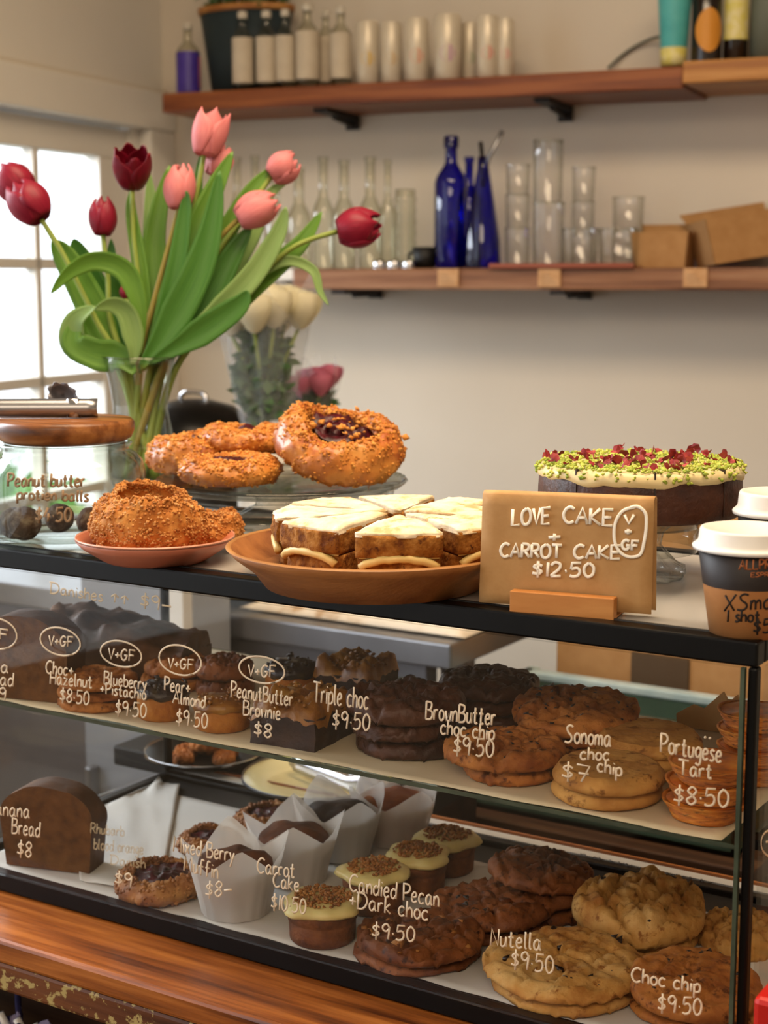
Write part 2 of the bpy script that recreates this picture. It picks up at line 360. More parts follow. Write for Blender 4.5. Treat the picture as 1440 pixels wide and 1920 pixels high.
def crumbs(points, s0, s1, seed=1, squash=.8):
    "many small irregular lumps as one mesh"
    rnd = random.Random(seed); g = G()
    for p in points:
        s = rnd.uniform(s0, s1); m = Matrix.Rotation(rnd.uniform(0, 6.28), 3, 'Z') @ Matrix.Rotation(rnd.uniform(-.8, .8), 3, 'X')
        V = []
        for d in ((1, 0, 0), (-1, 0, 0), (0, 1, 0), (0, -1, 0), (0, 0, 1), (0, 0, -1)):
            V.append(Vector(p) + m @ (Vector(d) * s * rnd.uniform(.6, 1.25) * (1 if d[2] == 0 else squash)))
        g.add(V, [(0, 2, 4), (2, 1, 4), (1, 3, 4), (3, 0, 4), (2, 0, 5), (1, 2, 5), (3, 1, 5), (0, 3, 5)])
    return g
# ---------------------------------------------------------------- handwriting: every glyph as pen strokes
GL = {
'A': '0,0 .3,1 .6,0|.12,.38 .5,.38', 'B': '0,1 .02,0|~0,1 .38,.95 .42,.72 .3,.55 0,.52|~0,.52 .42,.48 .52,.25 .38,.02 0,0',
'C': '~.55,.88 .35,1 .12,.85 0,.5 .1,.15 .3,0 .55,.12', 'D': '0,.95 0,0|~-.12,.97 .35,.95 .58,.6 .48,.2 .25,0 -.05,0',
'E': '.5,1 0,1 0,0 .5,0|0,.5 .42,.5', 'F': '.5,1 0,1 0,0|0,.52 .4,.52',
'G': '~.52,.88 .3,1 .08,.8 0,.45 .12,.08 .35,.02 .5,.25 .5,.45|.3,.45 .62,.45', 'H': '0,1 0,0|.5,1 .5,0|0,.5 .5,.5',
'K': '0,1 0,0|.5,1 .02,.45 .55,0', 'L': '0,1 0,0 .5,0', 'M': '0,0 .06,1 .33,.4 .6,1 .68,0', 'N': '0,0 .02,1 .45,0 .47,1',
'O': '~.3,1 .05,.8 0,.45 .1,.1 .3,0 .52,.15 .6,.5 .5,.88 .3,1', 'P': '0,1 .04,0|~-.05,1 .35,.98 .48,.75 .3,.5 .03,.45',
'R': '0,1 0,0|~0,1 .35,.98 .45,.75 .3,.52 .02,.48|.2,.48 .5,0', 'S': '~.5,.92 .28,1 .08,.85 .18,.6 .4,.4 .42,.15 .22,0 -.05,.05',
'T': '-.05,1 .6,.98|.27,1 .3,0', 'V': '0,1 .25,0 .5,1', 'X': '0,1 .5,0|.55,1 0,0',
'a': '~.36,.5 .2,.6 .03,.4 .05,.1 .2,0 .33,.2 .36,.56|~.36,.56 .37,.15 .46,0', 'b': '0,1 0,0|~0,.4 .18,.58 .36,.45 .36,.12 .18,0 0,.12',
'c': '~.36,.5 .2,.6 .03,.42 .03,.15 .18,0 .38,.08', 'd': '~.36,.45 .2,.58 .02,.4 .04,.1 .2,0 .36,.2|.38,1 .38,0',
'e': '~0,.3 .3,.34 .32,.52 .18,.6 .03,.4 .05,.1 .2,0 .38,.1', 'f': '~.4,.95 .24,1 .15,.8 .15,-.05|0,.55 .34,.55',
'g': '~.36,.5 .2,.6 .02,.42 .06,.15 .22,.08 .36,.3|~.37,.58 .37,-.15 .22,-.35 .02,-.25', 'h': '0,1 0,0|~0,.38 .18,.6 .33,.45 .35,0',
'i': '.05,.58 .06,0|.06,.8 .09,.84', 'k': '0,1 0,0|.3,.6 .02,.3 .35,0', 'l': '~.04,1 .04,.15 .15,0',
'm': '0,.58 0,0|~0,.38 .13,.58 .23,.42 .24,0|~.24,.38 .38,.58 .48,.42 .5,0', 'n': '0,.58 0,0|~0,.36 .18,.6 .32,.42 .34,0',
'o': '~.2,.6 .03,.45 .03,.15 .18,0 .34,.12 .36,.42 .2,.6', 'p': '0,.58 .02,-.4|~0,.42 .2,.6 .36,.45 .34,.12 .15,.02 0,.1',
'r': '0,.58 0,0|~0,.36 .12,.56 .28,.55', 's': '~.3,.52 .18,.6 .05,.48 .16,.32 .3,.15 .16,0 0,.06',
't': '~.14,.9 .14,.12 .24,0 .34,.06|-.02,.58 .3,.58', 'u': '~0,.58 .02,.12 .15,0 .3,.15 .33,.58|.33,.58 .36,0',
'v': '0,.58 .16,0 .32,.58', 'w': '0,.58 .1,0 .22,.4 .34,0 .44,.58', 'x': '0,.58 .32,0|.32,.58 0,0',
'y': '0,.58 .17,.1|.36,.58 .08,-.38', 'z': '0,.56 .32,.56 .02,0 .36,0',
'0': '~.2,1 .03,.75 .02,.3 .18,0 .38,.2 .4,.7 .2,1', '1': '.1,1 .1,0', '2': '~0,.78 .15,1 .36,.9 .36,.6 .15,.25 0,.02|0,.02 .42,.02',
'4': '.25,1 0,.35 .42,.35|.3,.6 .3,0', '5': '.45,1 .08,.98 .05,.55|~.05,.55 .3,.62 .42,.4 .36,.1 .15,0 0,.08', '7': '0,1 .48,1 .2,0|.08,.5 .46,.5',
'8': '~.25,.52 .05,.75 .22,1 .4,.78 .25,.5 .02,.25 .2,0 .4,.22 .25,.52', '9': '~.4,.75 .25,1 .04,.85 .06,.6 .25,.52 .4,.75|.4,.85 .36,0',
'$': '~.4,.72 .22,.82 .05,.68 .2,.5 .38,.34 .24,.16 0,.22|.22,1.08 .24,-.12', '.': '.04,.38 .1,.4', '+': '.2,.65 .2,.15|0,.4 .4,.4', '-': '0,.4 .45,.42',
'^': '.2,0 .2,.85|0,.55 .2,.88 .4,.55', '"': '0,1 .05,.8|.15,1 .2,.8'}
ADV = {k: max(float(t.split(',')[0]) for t in v.replace('~', '').replace('|', ' ').split()) + .14 for k, v in GL.items()}
def strokes(text):
    x = 0; out = []
    for ch in text:
        if ch == ' ': x += .38; continue
        for s in GL[ch].split('|'):
            sm = s[0] == '~'; pts = [tuple(map(float, t.split(','))) for t in s.lstrip('~').split()]
            P = [Vector((a + x, b, 0)) for a, b in pts]
            out.append(catmull(P, 4) if sm and len(P) > 2 else P)
        x += ADV[ch]
    return out, x - .14
def write(lines, fn, nrm, w, m, parent=None, name='writing', label=None, ovals=()):
    """lines: (text, x0, y0, x1, y1, cap height px); fn maps a pixel of the photograph to the written surface"""
    g = G()
    for (t, x0, y0, x1, y1, h) in lines:
        S, wd = strokes(t)
        for st in S:
            P = []
            for p in st:
                u = p.x / wd; P.append(fn(x0 + (x1 - x0) * u + p.y * h * .06, y0 + (y1 - y0) * u - p.y * h))
            if len(P) == 1: P.append(P[0] + Vector((w, 0, 0)))
            g.tube(P, w, 6, flat=nrm)
    for (cx, cy, rx, ry, sl) in ovals:
        P = []
        for k in range(27):
            a = .9 + 2 * PI * k / 25.; q = 1 + .05 * math.sin(2 * a + 1)
            P.append(fn(cx + rx * q * math.cos(a), cy + ry * q * math.sin(a) + sl * rx * math.cos(a)))
        g.tube(P, w, 6, flat=nrm)
    return g.out(name, m, parent, label=label)
# ================================================================ THE ROOM
WA = R(9)
WT = Vector((math.cos(WA), math.sin(WA), 0)); WN = Vector((-math.sin(WA), math.cos(WA), 0))   # along the back wall, into it
WP0 = onray(850, 400, 3.30)                      # a point of the back wall
def hw(px, py, off=0.):                           # pixel -> plane parallel to the back wall, off metres in front of it
    return hit(px, py, WP0 - WN * off, WN)
CORN = hw(308, 300); CORN.z = 0                   # corner of the two walls
def wl(s, d, z):                                  # room coordinates: s along the back wall from the corner, d towards the room, z up
    return CORN + WT * s - WN * d + Vector((0, 0, z))
def hl(px, py, off=0.):                           # pixel -> plane of the left wall
    return hit(px, py, CORN + WT * off, WT)
def sd(p): q = Vector(p) - CORN; return q.dot(WT), -q.dot(WN)
RM = Matrix.Translation(CORN) @ Matrix.Rotation(WA, 4, 'Z')       # local x along wall, local -y into the room
def rbox(name, s0, s1, d0, d1, z0, z1, m, parent=None, bev=0):
    g = G().box((min(s0, s1), -max(d0, d1), z0), (max(s0, s1), -min(d0, d1), z1))
    if parent: return g.out(name, m, parent, smooth=False, bev=bev)
    return g.out(name, m, None, CORN, (0, 0, WA), False, bev=bev)
RS, RD, RH = 4.4, 4.9, 2.75
struct(rbox('floor', -.1, RS + .1, -.1, RD + .1, -.1, 0, M['floor']))
struct(rbox('ceiling', -.1, RS + .1, -.1, RD + .1, RH, RH + .1, M['ceil']))
struct(rbox('wall_back', -.1, RS + .1, -.12, 0, 0, RH, M['wall']))
struct(rbox('wall_right', RS, RS + .12, 0, RD, 0, RH, M['wall']))
struct(rbox('wall_front', -.1, RS + .1, RD, RD + .12, 0, RH, M['wall']))
# left wall with a glazed door: wall pieces leave the opening free
def dof(px, py): return sd(hl(px, py))[1]
def zof(px, py): return hl(px, py).z
d_jamb = dof(245, 300)                            # far edge of the door leaf
d_pane1 = dof(197, 400); d_m1 = (dof(87, 400), dof(76, 400)); pw = d_m1[0] - d_pane1
d_open = d_jamb + (d_pane1 - d_jamb) * 2 + 3 * pw + 2 * (d_m1[1] - d_m1[0]) + .02
z_head = zof(240, 239); z_beam = zof(240, 168)
wlft = thing('wall_left', None, None, CORN, WA); wlft['kind'] = 'structure'
rbox('wall_panel', -.12, 0, 0, d_jamb, 0, RH, M['wallw'], wlft)
wd0, wd1, wz0, wz1 = d_open + .45, RD - .35, .85, 2.35
rbox('wall_panel', -.12, 0, d_open, wd0, 0, RH, M['wallw'], wlft); rbox('wall_panel', -.12, 0, wd1, RD, 0, RH, M['wallw'], wlft)
rbox('wall_panel', -.12, 0, wd0, wd1, 0, wz0, M['wallw'], wlft); rbox('wall_panel', -.12, 0, wd0, wd1, wz1, RH, M['wallw'], wlft)
win = thing('window_1', None, None, CORN, WA); win['kind'] = 'structure'
nb = 3; bw = (wd1 - wd0) / nb
for i in range(nb + 1): rbox('window_frame', -.08, -.02, wd0 + bw * i - (.03 if i else 0), wd0 + bw * i + (.03 if i < nb else 0), wz0, wz1, M['wallw'], win)
for i in range(nb): rbox('pane', -.052, -.048, wd0 + bw * i + .03, wd0 + bw * (i + 1) - .03, wz0, wz1, M['window'], win)
rbox('wall_panel', -.12, 0, d_jamb, d_open, z_head, RH, M['wallw'], wlft)
struct(rbox('trim_1', 0, .035, .0, d_open + .3, z_head, z_beam, M['wallw'], bev=.004))
struct(rbox('trim_2', 0, .012, .0, d_open + .3, z_beam, z_beam + .012, M['wall']))
struct(rbox('trim_3', 0, .03, .0, dof(262, 300), 0, z_head, M['wallw'], bev=.004))
door = thing('door_1', None, None, CORN, WA); door['kind'] = 'structure'
dw = -.05; dt = -.01
zt = zof(150, 287); zb = zof(150, 491); zq = zof(150, 710)
ph = (zb - zq) - .004
rows = []
z = zt
for i in range(5):
    rows.append((z - ph + .022, z)); z -= ph
zlow = z
rbox('door_rail', dw, dt, d_jamb, d_open, zt, z_head - .005, M['wallw'], door, .003)
rbox('door_rail', dw, dt, d_jamb, d_open, .02, zlow, M['wallw'], door, .003)
rbox('door_stile', dw, dt, d_jamb, d_pane1, zlow, zt, M['wallw'], door, .003)
dcur = d_pane1
mw = d_m1[1] - d_m1[0]
cols_ = []
for i in range(3):
    cols_.append((dcur, dcur + pw)); dcur += pw
    if i < 2: rbox('muntin', dw + .008, dt - .004, dcur, dcur + mw, zlow, zt, M['wallw'], door, .002); dcur += mw
rbox('door_stile', dw, dt, dcur, d_open, zlow, zt, M['wallw'], door, .003)
for i in range(1, 5):
    rbox('muntin', dw + .008, dt - .004, d_pane1, dcur, rows[i][1], rows[i - 1][0], M['wallw'], door, .002)
for (a, b) in cols_:
    for (c, e) in rows:
        rbox('pane', -.032, -.028, a, b, c, e, M['window'], door)
# garden outside the door
g0 = G()
for k in range(1): g0.box((-9, -8, -.16), (-.14, 6, -.02))
struct(g0.out('ground', M['paving'], None, CORN, (0, 0, WA), False))
def leafcloud(name, m, c, rad, n, size, seed, parent):
    rnd = random.Random(seed); g = G()
    for _ in range(n):
        v = Vector((rnd.gauss(0, 1), rnd.gauss(0, 1), rnd.gauss(0, 1))); v.normalize(); v *= rnd.uniform(.55, 1) ** .5
        p = Vector(c) + Vector((v.x * rad[0], v.y * rad[1], v.z * rad[2]))
        t = Vector((rnd.uniform(-1, 1), rnd.uniform(-1, 1), rnd.uniform(-1, 1))).normalized(); u = t.orthogonal().normalized()
        s = size * rnd.uniform(.6, 1.3); w = u.cross(t) * .0 + u
        g.add([p, p + t * s * .5 + w * s * .28, p + t * s, p + t * s * .5 - w * s * .28], [(0, 1, 2), (0, 2, 3)])
    return g.out(name, m, parent, smooth=False, kind='stuff')
for i, (px, py, dd, rr, hh, lb) in enumerate(((-60, 1120, 5.2, .5, .45, 'leafy green shrub outside the glazed door beside the path'), (90, 1180, 6.8, .5, .45, 'leafy green shrub outside the glazed door, further off'))):
    p = onray(px, py, dd); t = thing('garden_shrub', lb, 'shrub', (p.x, p.y, -.02), 0, 'shrubs outside the door')
    leafcloud('foliage', M['hedge'], (0, 0, p.z + .02), (rr, rr, hh), 1500, .12, 40 + i, t)
    sm = G()
    for k in range(5): sm.tube([(.05 * k - .1, 0, 0), (.12 * k - .24, .05, p.z * .6), (.16 * k - .3, .1, p.z)], .012, 6)
    sm.out('stem', M['darkwood'], t)
p = onray(40, 1440, 4.35); t = thing('flowering_plant', 'pink flowering garden plant low outside the glazed door', 'plant', (p.x, p.y, -.02))
leafcloud('foliage', M['hedge'], (0, 0, .35), (.22, .22, .35), 500, .08, 50, t); leafcloud('blossom', M['gflower'], (0, 0, .52), (.2, .2, .22), 260, .06, 51, t)
# ---------------------------------------------------------------- wall shelves
def zpx(px, py, off): return hw(px, py, off).z
SH_OFF = .21
zu1 = zpx(780, 150, SH_OFF); zu0 = zu1 - .040
s_split = sd(hw(1283, 120, SH_OFF))[0]; s_left = sd(hw(303, 173, SH_OFF))[0]
us = thing('upper_shelf', 'reddish timber wall shelf near the ceiling, carrying cans and bottles', 'shelf', CORN, WA)
rbox('shelf_board', max(s_left, .002), s_split, 0.002, SH_OFF, zu0, zu1, M['shelfwood'], us, .004)
rbox('shelf_board', s_split + .001, RS - .1, 0.002, SH_OFF + .02, zu0 + .006, zu1 + .006, M['shelfwood2'], us, .004)['label'] = 'paler yellowish shelf board'
def bracket(px, zt_, off, parent, ln):
    s = sd(hw(px, 200, off))[0]; g = G()
    g.box((s - .015, -off, zt_ - .009), (s + .015, -.004, zt_ - .0005)); g.box((s - .015, -.010, zt_ - ln), (s + .015, -.003, zt_ - .0005))
    g.tube([(s, -.012, zt_ - ln + .01), (s, -off * .6, zt_ - .012)], .006, 6)
    g.out('bracket', M['iron'], parent, smooth=False)
for px in (600, 1015): bracket(px, zu0, .17, us, .03)
zl1 = zpx(900, 503, SH_OFF); zl0 = zl1 - .042
s_l0 = sd(hw(548, 520, SH_OFF))[0]
ls = thing('lower_shelf', 'dull brown timber wall shelf at eye height, carrying glasses and blue bottles', 'shelf', CORN, WA)
rbox('shelf_board', s_l0, RS - .1, .002, SH_OFF, zl0, zl1, M['shelflow'], ls, .004)
for px in (632, 1050): bracket(px, zl0, .2, ls, .02)
for (a, b, c) in ((822, 861, 0), (1010, 1052, 1), (1282, 1327, 2)):
    s0 = sd(hw(a, 520, SH_OFF))[0]; s1 = sd(hw(b, 520, SH_OFF))[0]
    t = thing('shelf_tag', ['small pale wooden tag on the lower shelf edge under the blue bottles', 'small pale wooden tag on the lower shelf edge under the stacked tumblers', 'small pale wooden tag on the lower shelf edge under the cardboard boxes'][c], 'tag', CORN, WA, 'tags on the lower shelf edge')
    rbox('tag_plate', s0, s1, SH_OFF + .0005, SH_OFF + .005, zl0 + .006, zl1 - .001, M['tag'], t, .001)
    for k in range(3): rbox('tag_line', s0 + .006, s1 - .008 - .006 * k, SH_OFF + .005, SH_OFF + .0057, zl0 + .013 + k * .007, zl0 + .0150 + k * .007, M['inkb'], t)
def wseat(px, off, z): p = hw(px, 300, off); return Vector((p.x, p.y, z))
def wppm(p): return ppm(p)
def bottle(name, label, cat, px, wpx, hpx, off, z, m, group=None, neck=.33, shoulder=.62, labm=None, lab=(.12, .58), capm=None, toplab=None, kindp='body'):
    p = wseat(px, off, z); k = wppm(p); r = wpx / k / 2; h = hpx / k
    t = thing(name, label, cat, p, random.random() * 6, group)
    nr = r * neck
    prof = [(0, .0), (r * .86, .0), (r, .02 * h), (r, shoulder * h), (r * .9, (shoulder + .045) * h), (nr * 1.35, (shoulder + .125) * h), (nr, (shoulder + .16) * h), (nr, .955 * h), (nr * 1.18, .96 * h), (nr * 1.18, h), (nr * .7, h)]
    G().lathe(prof, 24).out('body', m, t)
    if labm: G().lathe([(r * 1.015, lab[0] * h), (r * 1.015, lab[1] * h)], 24).out('label_band', labm, t)
    if capm: G().lathe([(nr * 1.25, .93 * h), (nr * 1.28, 1.0 * h), (nr * 1.1, 1.02 * h), (0, 1.02 * h)], 16).out('cap', capm, t)
    return t, r, h
# items on the upper shelf
t, r, h = bottle('purple_bottle', 'small bottle with a purple wrap label at the corner end of the upper shelf', 'bottle', 356, 44, 132, .12, zu1, M['bottle'], neck=.35, labm=M['purple'], lab=(.06, .62), capm=M['capm'])
G().box((-r * .28, -r * 1.04, h * .12), (r * .28, -r * 1.0, h * .56)).out('label_panel', M['rosepink'], t)
p = wseat(465, .075, zu1); k = wppm(p)
t = thing('planter_tub', 'dark slate planter tub with a wooden rim behind the white-labelled bottles', 'tub', p, WA); t.scale = (1, .62, 1)
G().lathe([(0, 0), (70 / k, 0), (92 / k, 150 / k), (86 / k, 150 / k), (70 / k, 10 / k), (0, 8 / k)], 32).out('tub', M['planter'], t)
G().lathe([(84 / k, 151 / k), (96 / k, 151 / k), (98 / k, 162 / k), (84 / k, 162 / k), (84 / k, 151 / k)], 32).out('rim', M['shelfwood2'], t)
leafcloud('foliage', M['foliage'], (0, 0, 200 / k), (.09, .09, .06), 160, .05, 60, t)
for i, (px, w, hh, off) in enumerate(((458, 40, 142, .172), (502, 40, 142, .165), (537, 38, 142, .17), (578, 44, 150, .17), (612, 36, 142, .12), (640, 40, 142, .165))):
    bottle('water_bottle', ['clear bottle with white label, first of the row in front of the planter tub', 'clear bottle with white label, second of the row in front of the planter tub', 'clear bottle with white label, third of the row from the planter tub', 'tallest clear bottle with white label, in the middle of the row', 'clear white-labelled bottle set back between two others', 'clear bottle with white label standing next to the white cans'][i], 'bottle', px, w, hh, off, zu1, M['bottle'], 'white-labelled water bottles', neck=.36, shoulder=.66, labm=M['label'], lab=(.10, .68), capm=M['capm'])
    t = COL.objects[-1]
for i, (px, w, hh, off, c) in enumerate(((690, 44, 115, .17, '#c9a23a'), (734, 40, 112, .165, '#c0a070'), (781, 46, 116, .17, '#cc8a70'), (838, 52, 120, .17, '#b58aa0'), (880, 36, 108, .13, '#9aa080'), (912, 42, 114, .17, '#c87a6a'), (945, 34, 108, .16, '#c98a80'))):
    p = wseat(px, off, zu1); k = wppm(p); r = w / k / 2; h = hh / k
    t = thing('drink_can', ['slim white drink can with a yellow spot', 'plain slim white drink can between the yellow-spotted and the salmon-printed cans', 'slim white drink can printed in salmon', 'widest white drink can with a mauve and yellow spot', 'slim white drink can set back with a green spot', 'slim white drink can with a pink splash', 'last slim white drink can of the row with pink print'][i], 'can', p, WA, 'slim white cans on the upper shelf')
    G().lathe([(0, .0), (r * .8, 0), (r, .03 * h), (r, .93 * h), (r * .86, .985 * h), (r * .86, h), (r * .8, h), (r * .78, .985 * h), (0, .985 * h)], 24).out('can_body', M['tin'], t)
    mm = mat('can_spot', c, rough=.5); g = G()
    V = []; n = 14
    for a in range(n):
        an = 2 * PI * a / n; x = math.cos(an) * r * .55; V.append(Vector((x, -math.sqrt(max(0, (r * 1.01) ** 2 - x * x)), h * .4 + math.sin(an) * r * .6)))
    g.add(V, [tuple(range(n))]); g.out('print_spot', mm, t, rot=(0, 0, R(22)), smooth=False)
# cable
cb = G().tube(catmull([hw(1140, 128, .02), hw(1165, 105, .01), hw(1195, 85, .012), hw(1230, 70, .03), hw(1262, 68, .10)], 6), .003, 6).out('cable', M['greyt']); tag(cb, 'thin grey cable looping up from the upper shelf to the teal tube', 'cable')
# right end of the upper shelf
zr = zu1 + .006
p = wseat(1258, .17, zr); k = wppm(p)
t = thing('squeeze_tube', 'teal squeeze tube with a yellow foot near the joint of the upper shelf', 'tube', p, WA)
G().lathe([(0, 0), (24 / k, 0), (25 / k, 32 / k), (0, 32 / k)], 24).out('tube_cap', M['yellow'], t)
G().lathe([(25 / k, 32 / k), (33 / k, 140 / k), (34 / k, 170 / k), (0, 172 / k)], 24).out('tube_body', M['teal'], t)
p = wseat(1318, .16, zr); k = wppm(p)
def disc_on(r_, rx, rz, z0, m, t, name, spin):
    V = []; F = []; n = 28
    for q in range(6):
        for a in range(n):
            an = 2 * PI * a / n; x = math.cos(an) * rx * q / 5; V.append(Vector((x, -math.sqrt(max(0, r_ * r_ - x * x)), z0 + math.sin(an) * rz * q / 5)))
    for q in range(5):
        for a in range(n): a2 = (a + 1) % n; F.append((q * n + a, q * n + a2, (q + 1) * n + a2, (q + 1) * n + a))
    return pd(name, V, F, m, t, rot=(0, 0, R(spin)))
t = thing('dark_bottle', 'dark bottle with an oval orange label beside the teal tube', 'bottle', p, WA)
G().lathe([(0, 0), (27 / k, 0), (28 / k, 4 / k), (28 / k, 120 / k), (10 / k, 165 / k), (10 / k, 220 / k), (0, 220 / k)], 28).out('body', M['dkglass'], t)
disc_on(28.7 / k, 24 / k, 40 / k, 60 / k, M['orange'], t, 'oval_label', 22)
bottle('yellow_label_bottle', 'bottle with a white and yellow label next to the orange-labelled one', 'bottle', 1372, 46, 200, .14, zr, M['dkglass'], labm=M['yellow'], lab=(.22, .6), shoulder=.7)
p = wseat(1432, .12, zr); k = wppm(p)
t = thing('grey_canister', 'plain grey-green canister at the end of the upper shelf', 'canister', p)
G().lathe([(0, 0), (34 / k, 0), (34 / k, 150 / k), (30 / k, 155 / k), (0, 155 / k)], 28).out('canister_body', M['greyt'], t); G().lathe([(35 / k, 140 / k), (36 / k, 170 / k), (0, 172 / k)], 28).out('lid', M['greyt'], t)
# items on the lower shelf
for i, (px, w, hh, off) in enumerate(((444, 34, 205, .10), (478, 34, 208, .15), (516, 40, 175, .16), (560, 46, 185, .14), (606, 40, 205, .17), (645, 44, 200, .13), (694, 44, 205, .16), (727, 30, 200, .11))):
    z = zl1
    p, r_, h_ = bottle('clear_bottle', ['tall clear bottle at the corner end, behind the pink tulips', 'tall greenish clear bottle behind the highest pink tulip leaves', 'shorter clear bottle behind the bent pink tulip', 'wide clear bottle behind the tulip leaf tip', 'tall clear bottle with a bright edge between leaf tip and crimson tulip', 'wide-shouldered clear bottle over the stem of the single crimson tulip', 'tall clear bottle directly behind the single crimson tulip', 'narrow clear bottle just past the single crimson tulip'][i], 'bottle', px, w, hh, off, z, M['bottle'], 'clear bottles on the lower shelf', neck=.42, shoulder=.5)
# shelf end carries the bottles behind the tulips: a narrow extension ledge
rbox('shelf_ledge', .01, s_l0 - .002, .002, .19, zl0 + .02, zl1 - .0005, M['wallw'], ls)['label'] = 'white painted end of the shelf'
for i, px in enumerate((712, 740, 768)):
    p = wseat(px, .185, zl1); k = wppm(p); t = thing('metal_lid', ['small metal lid lying first in front of the clear bottles', 'small metal lid lying in the middle in front of the ridged jar', 'small metal lid lying beside the dark mug'][i], 'lid', p, 0, 'small metal lids on the lower shelf')
    G().lathe([(0, 0), (12 / k, 0), (13 / k, 2 / k), (13 / k, 12 / k), (11 / k, 15 / k), (0, 15 / k)], 20).out('lid_shell', M['chrome'], t); G().lathe([(13 / k, 0), (14.5 / k, 1 / k), (13 / k, 3 / k)], 20).out('lid_rim', M['chrome'], t)
p = wseat(760, .10, zl1); k = wppm(p); t = thing('ridged_jar', 'narrow ridged glass jar between the crimson tulip and the blue bottle', 'jar', p)
G().lathe([(0, 0)] + [((20 + 1.2 * math.sin(i * 1.6)) / k, i * 5.2 / k) for i in range(26)] + [(17 / k, 138 / k)], 24).out('jar_body', M['bottle'], t); G().lathe([(19 / k, 136 / k), (19 / k, 146 / k), (0, 146 / k)], 24).out('lid', M['bottle'], t)
p = wseat(797, .15, zl1); k = wppm(p); t = thing('dark_mug', 'low black mug just beside the tall blue bottle', 'mug', p)
G().lathe([(0, 0), (19 / k, 0), (24 / k, 40 / k), (22 / k, 40 / k), (18 / k, 6 / k), (0, 5 / k)], 24).out('mug_body', M['blackm'], t); G().tube(catmull([(-22 / k, 0, 32 / k), (-33 / k, 0, 28 / k), (-33 / k, 0, 14 / k), (-20 / k, 0, 9 / k)], 5), 3 / k, 6).out('handle', M['blackm'], t)
bottle('blue_bottle', 'tall cobalt blue bottle with a long neck, nearest the crimson tulip', 'bottle', 846, 62, 238, .16, zl1, M['blue'], 'cobalt blue bottles', neck=.36, shoulder=.66, capm=M['blue'])
bottle('blue_bottle', 'slim cobalt blue bottle half hidden behind the tallest blue one', 'bottle', 880, 46, 205, .12, zl1, M['blue'], 'cobalt blue bottles', neck=.36, shoulder=.6)
p = wseat(906, .17, zl1); k = wppm(p); t = thing('blue_flask', 'conical cobalt blue flask bristling with metal pourers', 'flask', p, 0, 'cobalt blue bottles')
G().lathe([(0, 0), (33 / k, 0), (35 / k, 5 / k), (33 / k, 50 / k), (22 / k, 120 / k), (11 / k, 185 / k), (10 / k, 205 / k), (8 / k, 205 / k)], 28).out('body', M['blue'], t)
for a, (x, zz) in enumerate(((40, 250), (-6, 232))):
    G().tube([(0, 0, 150 / k), (x * .25 / k, 0, 200 / k), (x / k, 0, zz / k)], 4.5 / k, 8).out('pourer', M['steel' if a == 0 else 'iron'], t)
p = hw(1050, 498, .13); box_s = sd(hw(920, 500, SH_OFF))[0], sd(hw(1190, 500, SH_OFF))[0]
t = thing('copper_tray', 'thin copper-coloured tray under the stacked tumblers', 'tray', CORN, WA)
rbox('tray_base', box_s[0], box_s[1], .03, SH_OFF + .01, zl1, zl1 + .003, M['copper'], t); rbox('tray_rim', box_s[0], box_s[1], SH_OFF + .006, SH_OFF + .01, zl1 + .003, zl1 + .009, M['copper'], t)
zc = zl1 + .0032
def tumbler(px, w, hh, off, z, label, taper=.9, grp='clear tumblers on the copper tray'):
    p = wseat(px, off, z); k = wppm(p); r = w / k / 2; h = hh / k
    t = thing('tumbler', label, 'glass', p, 0, grp)
    G().lathe([(0, 0), (r * taper * .95, 0), (r * taper, .02 * h), (r, h)], 28).out('glass_wall', M['tumb'], t)
    G().lathe([(r * 1.01, h * .97), (r * 1.03, h * 1.0), (r * .97, h * 1.01)], 28).out('glass_rim', M['bottle'], t)
    return h
specs = [(972, 48, [(72, 1), (60, .98), (55, .95)], .15), (1030, 60, [(118, 1)], .17), (1095, 44, [(60, 1), (60, 1), (62, 1)], .08), (1090, 70, [(70, 1)], .17), (1163, 74, [(70, 1)], .17), (1180, 60, [(66, 1), (62, 1)], .07)]
names = ['in the three-high stack next to the blue flask', 'tall one under the tall cylinder', 'in the slim three-high stack at the back', 'low wide one in front of the slim stack', 'low wide one at the end of the tray', 'in the two-high stack behind the cardboard box']
for (px, w, hs, off), nm in zip(specs, names):
    z = zc
    for j, (hh, sc_) in enumerate(hs):
        pos = ['lowest ', 'second ', 'top '][j] if len(hs) > 1 else ''
        h = tumbler(px, w * sc_, hh, off, z, pos + 'clear tumbler ' + nm, .92); z += h * 1.012
p = wseat(1030, .17, zc); k = wppm(p)
tumbler(1028, 56, 112, .17, zc + 119.5 / k, 'tall clear cylinder glass standing on another tumbler, with a bright streak', .98)
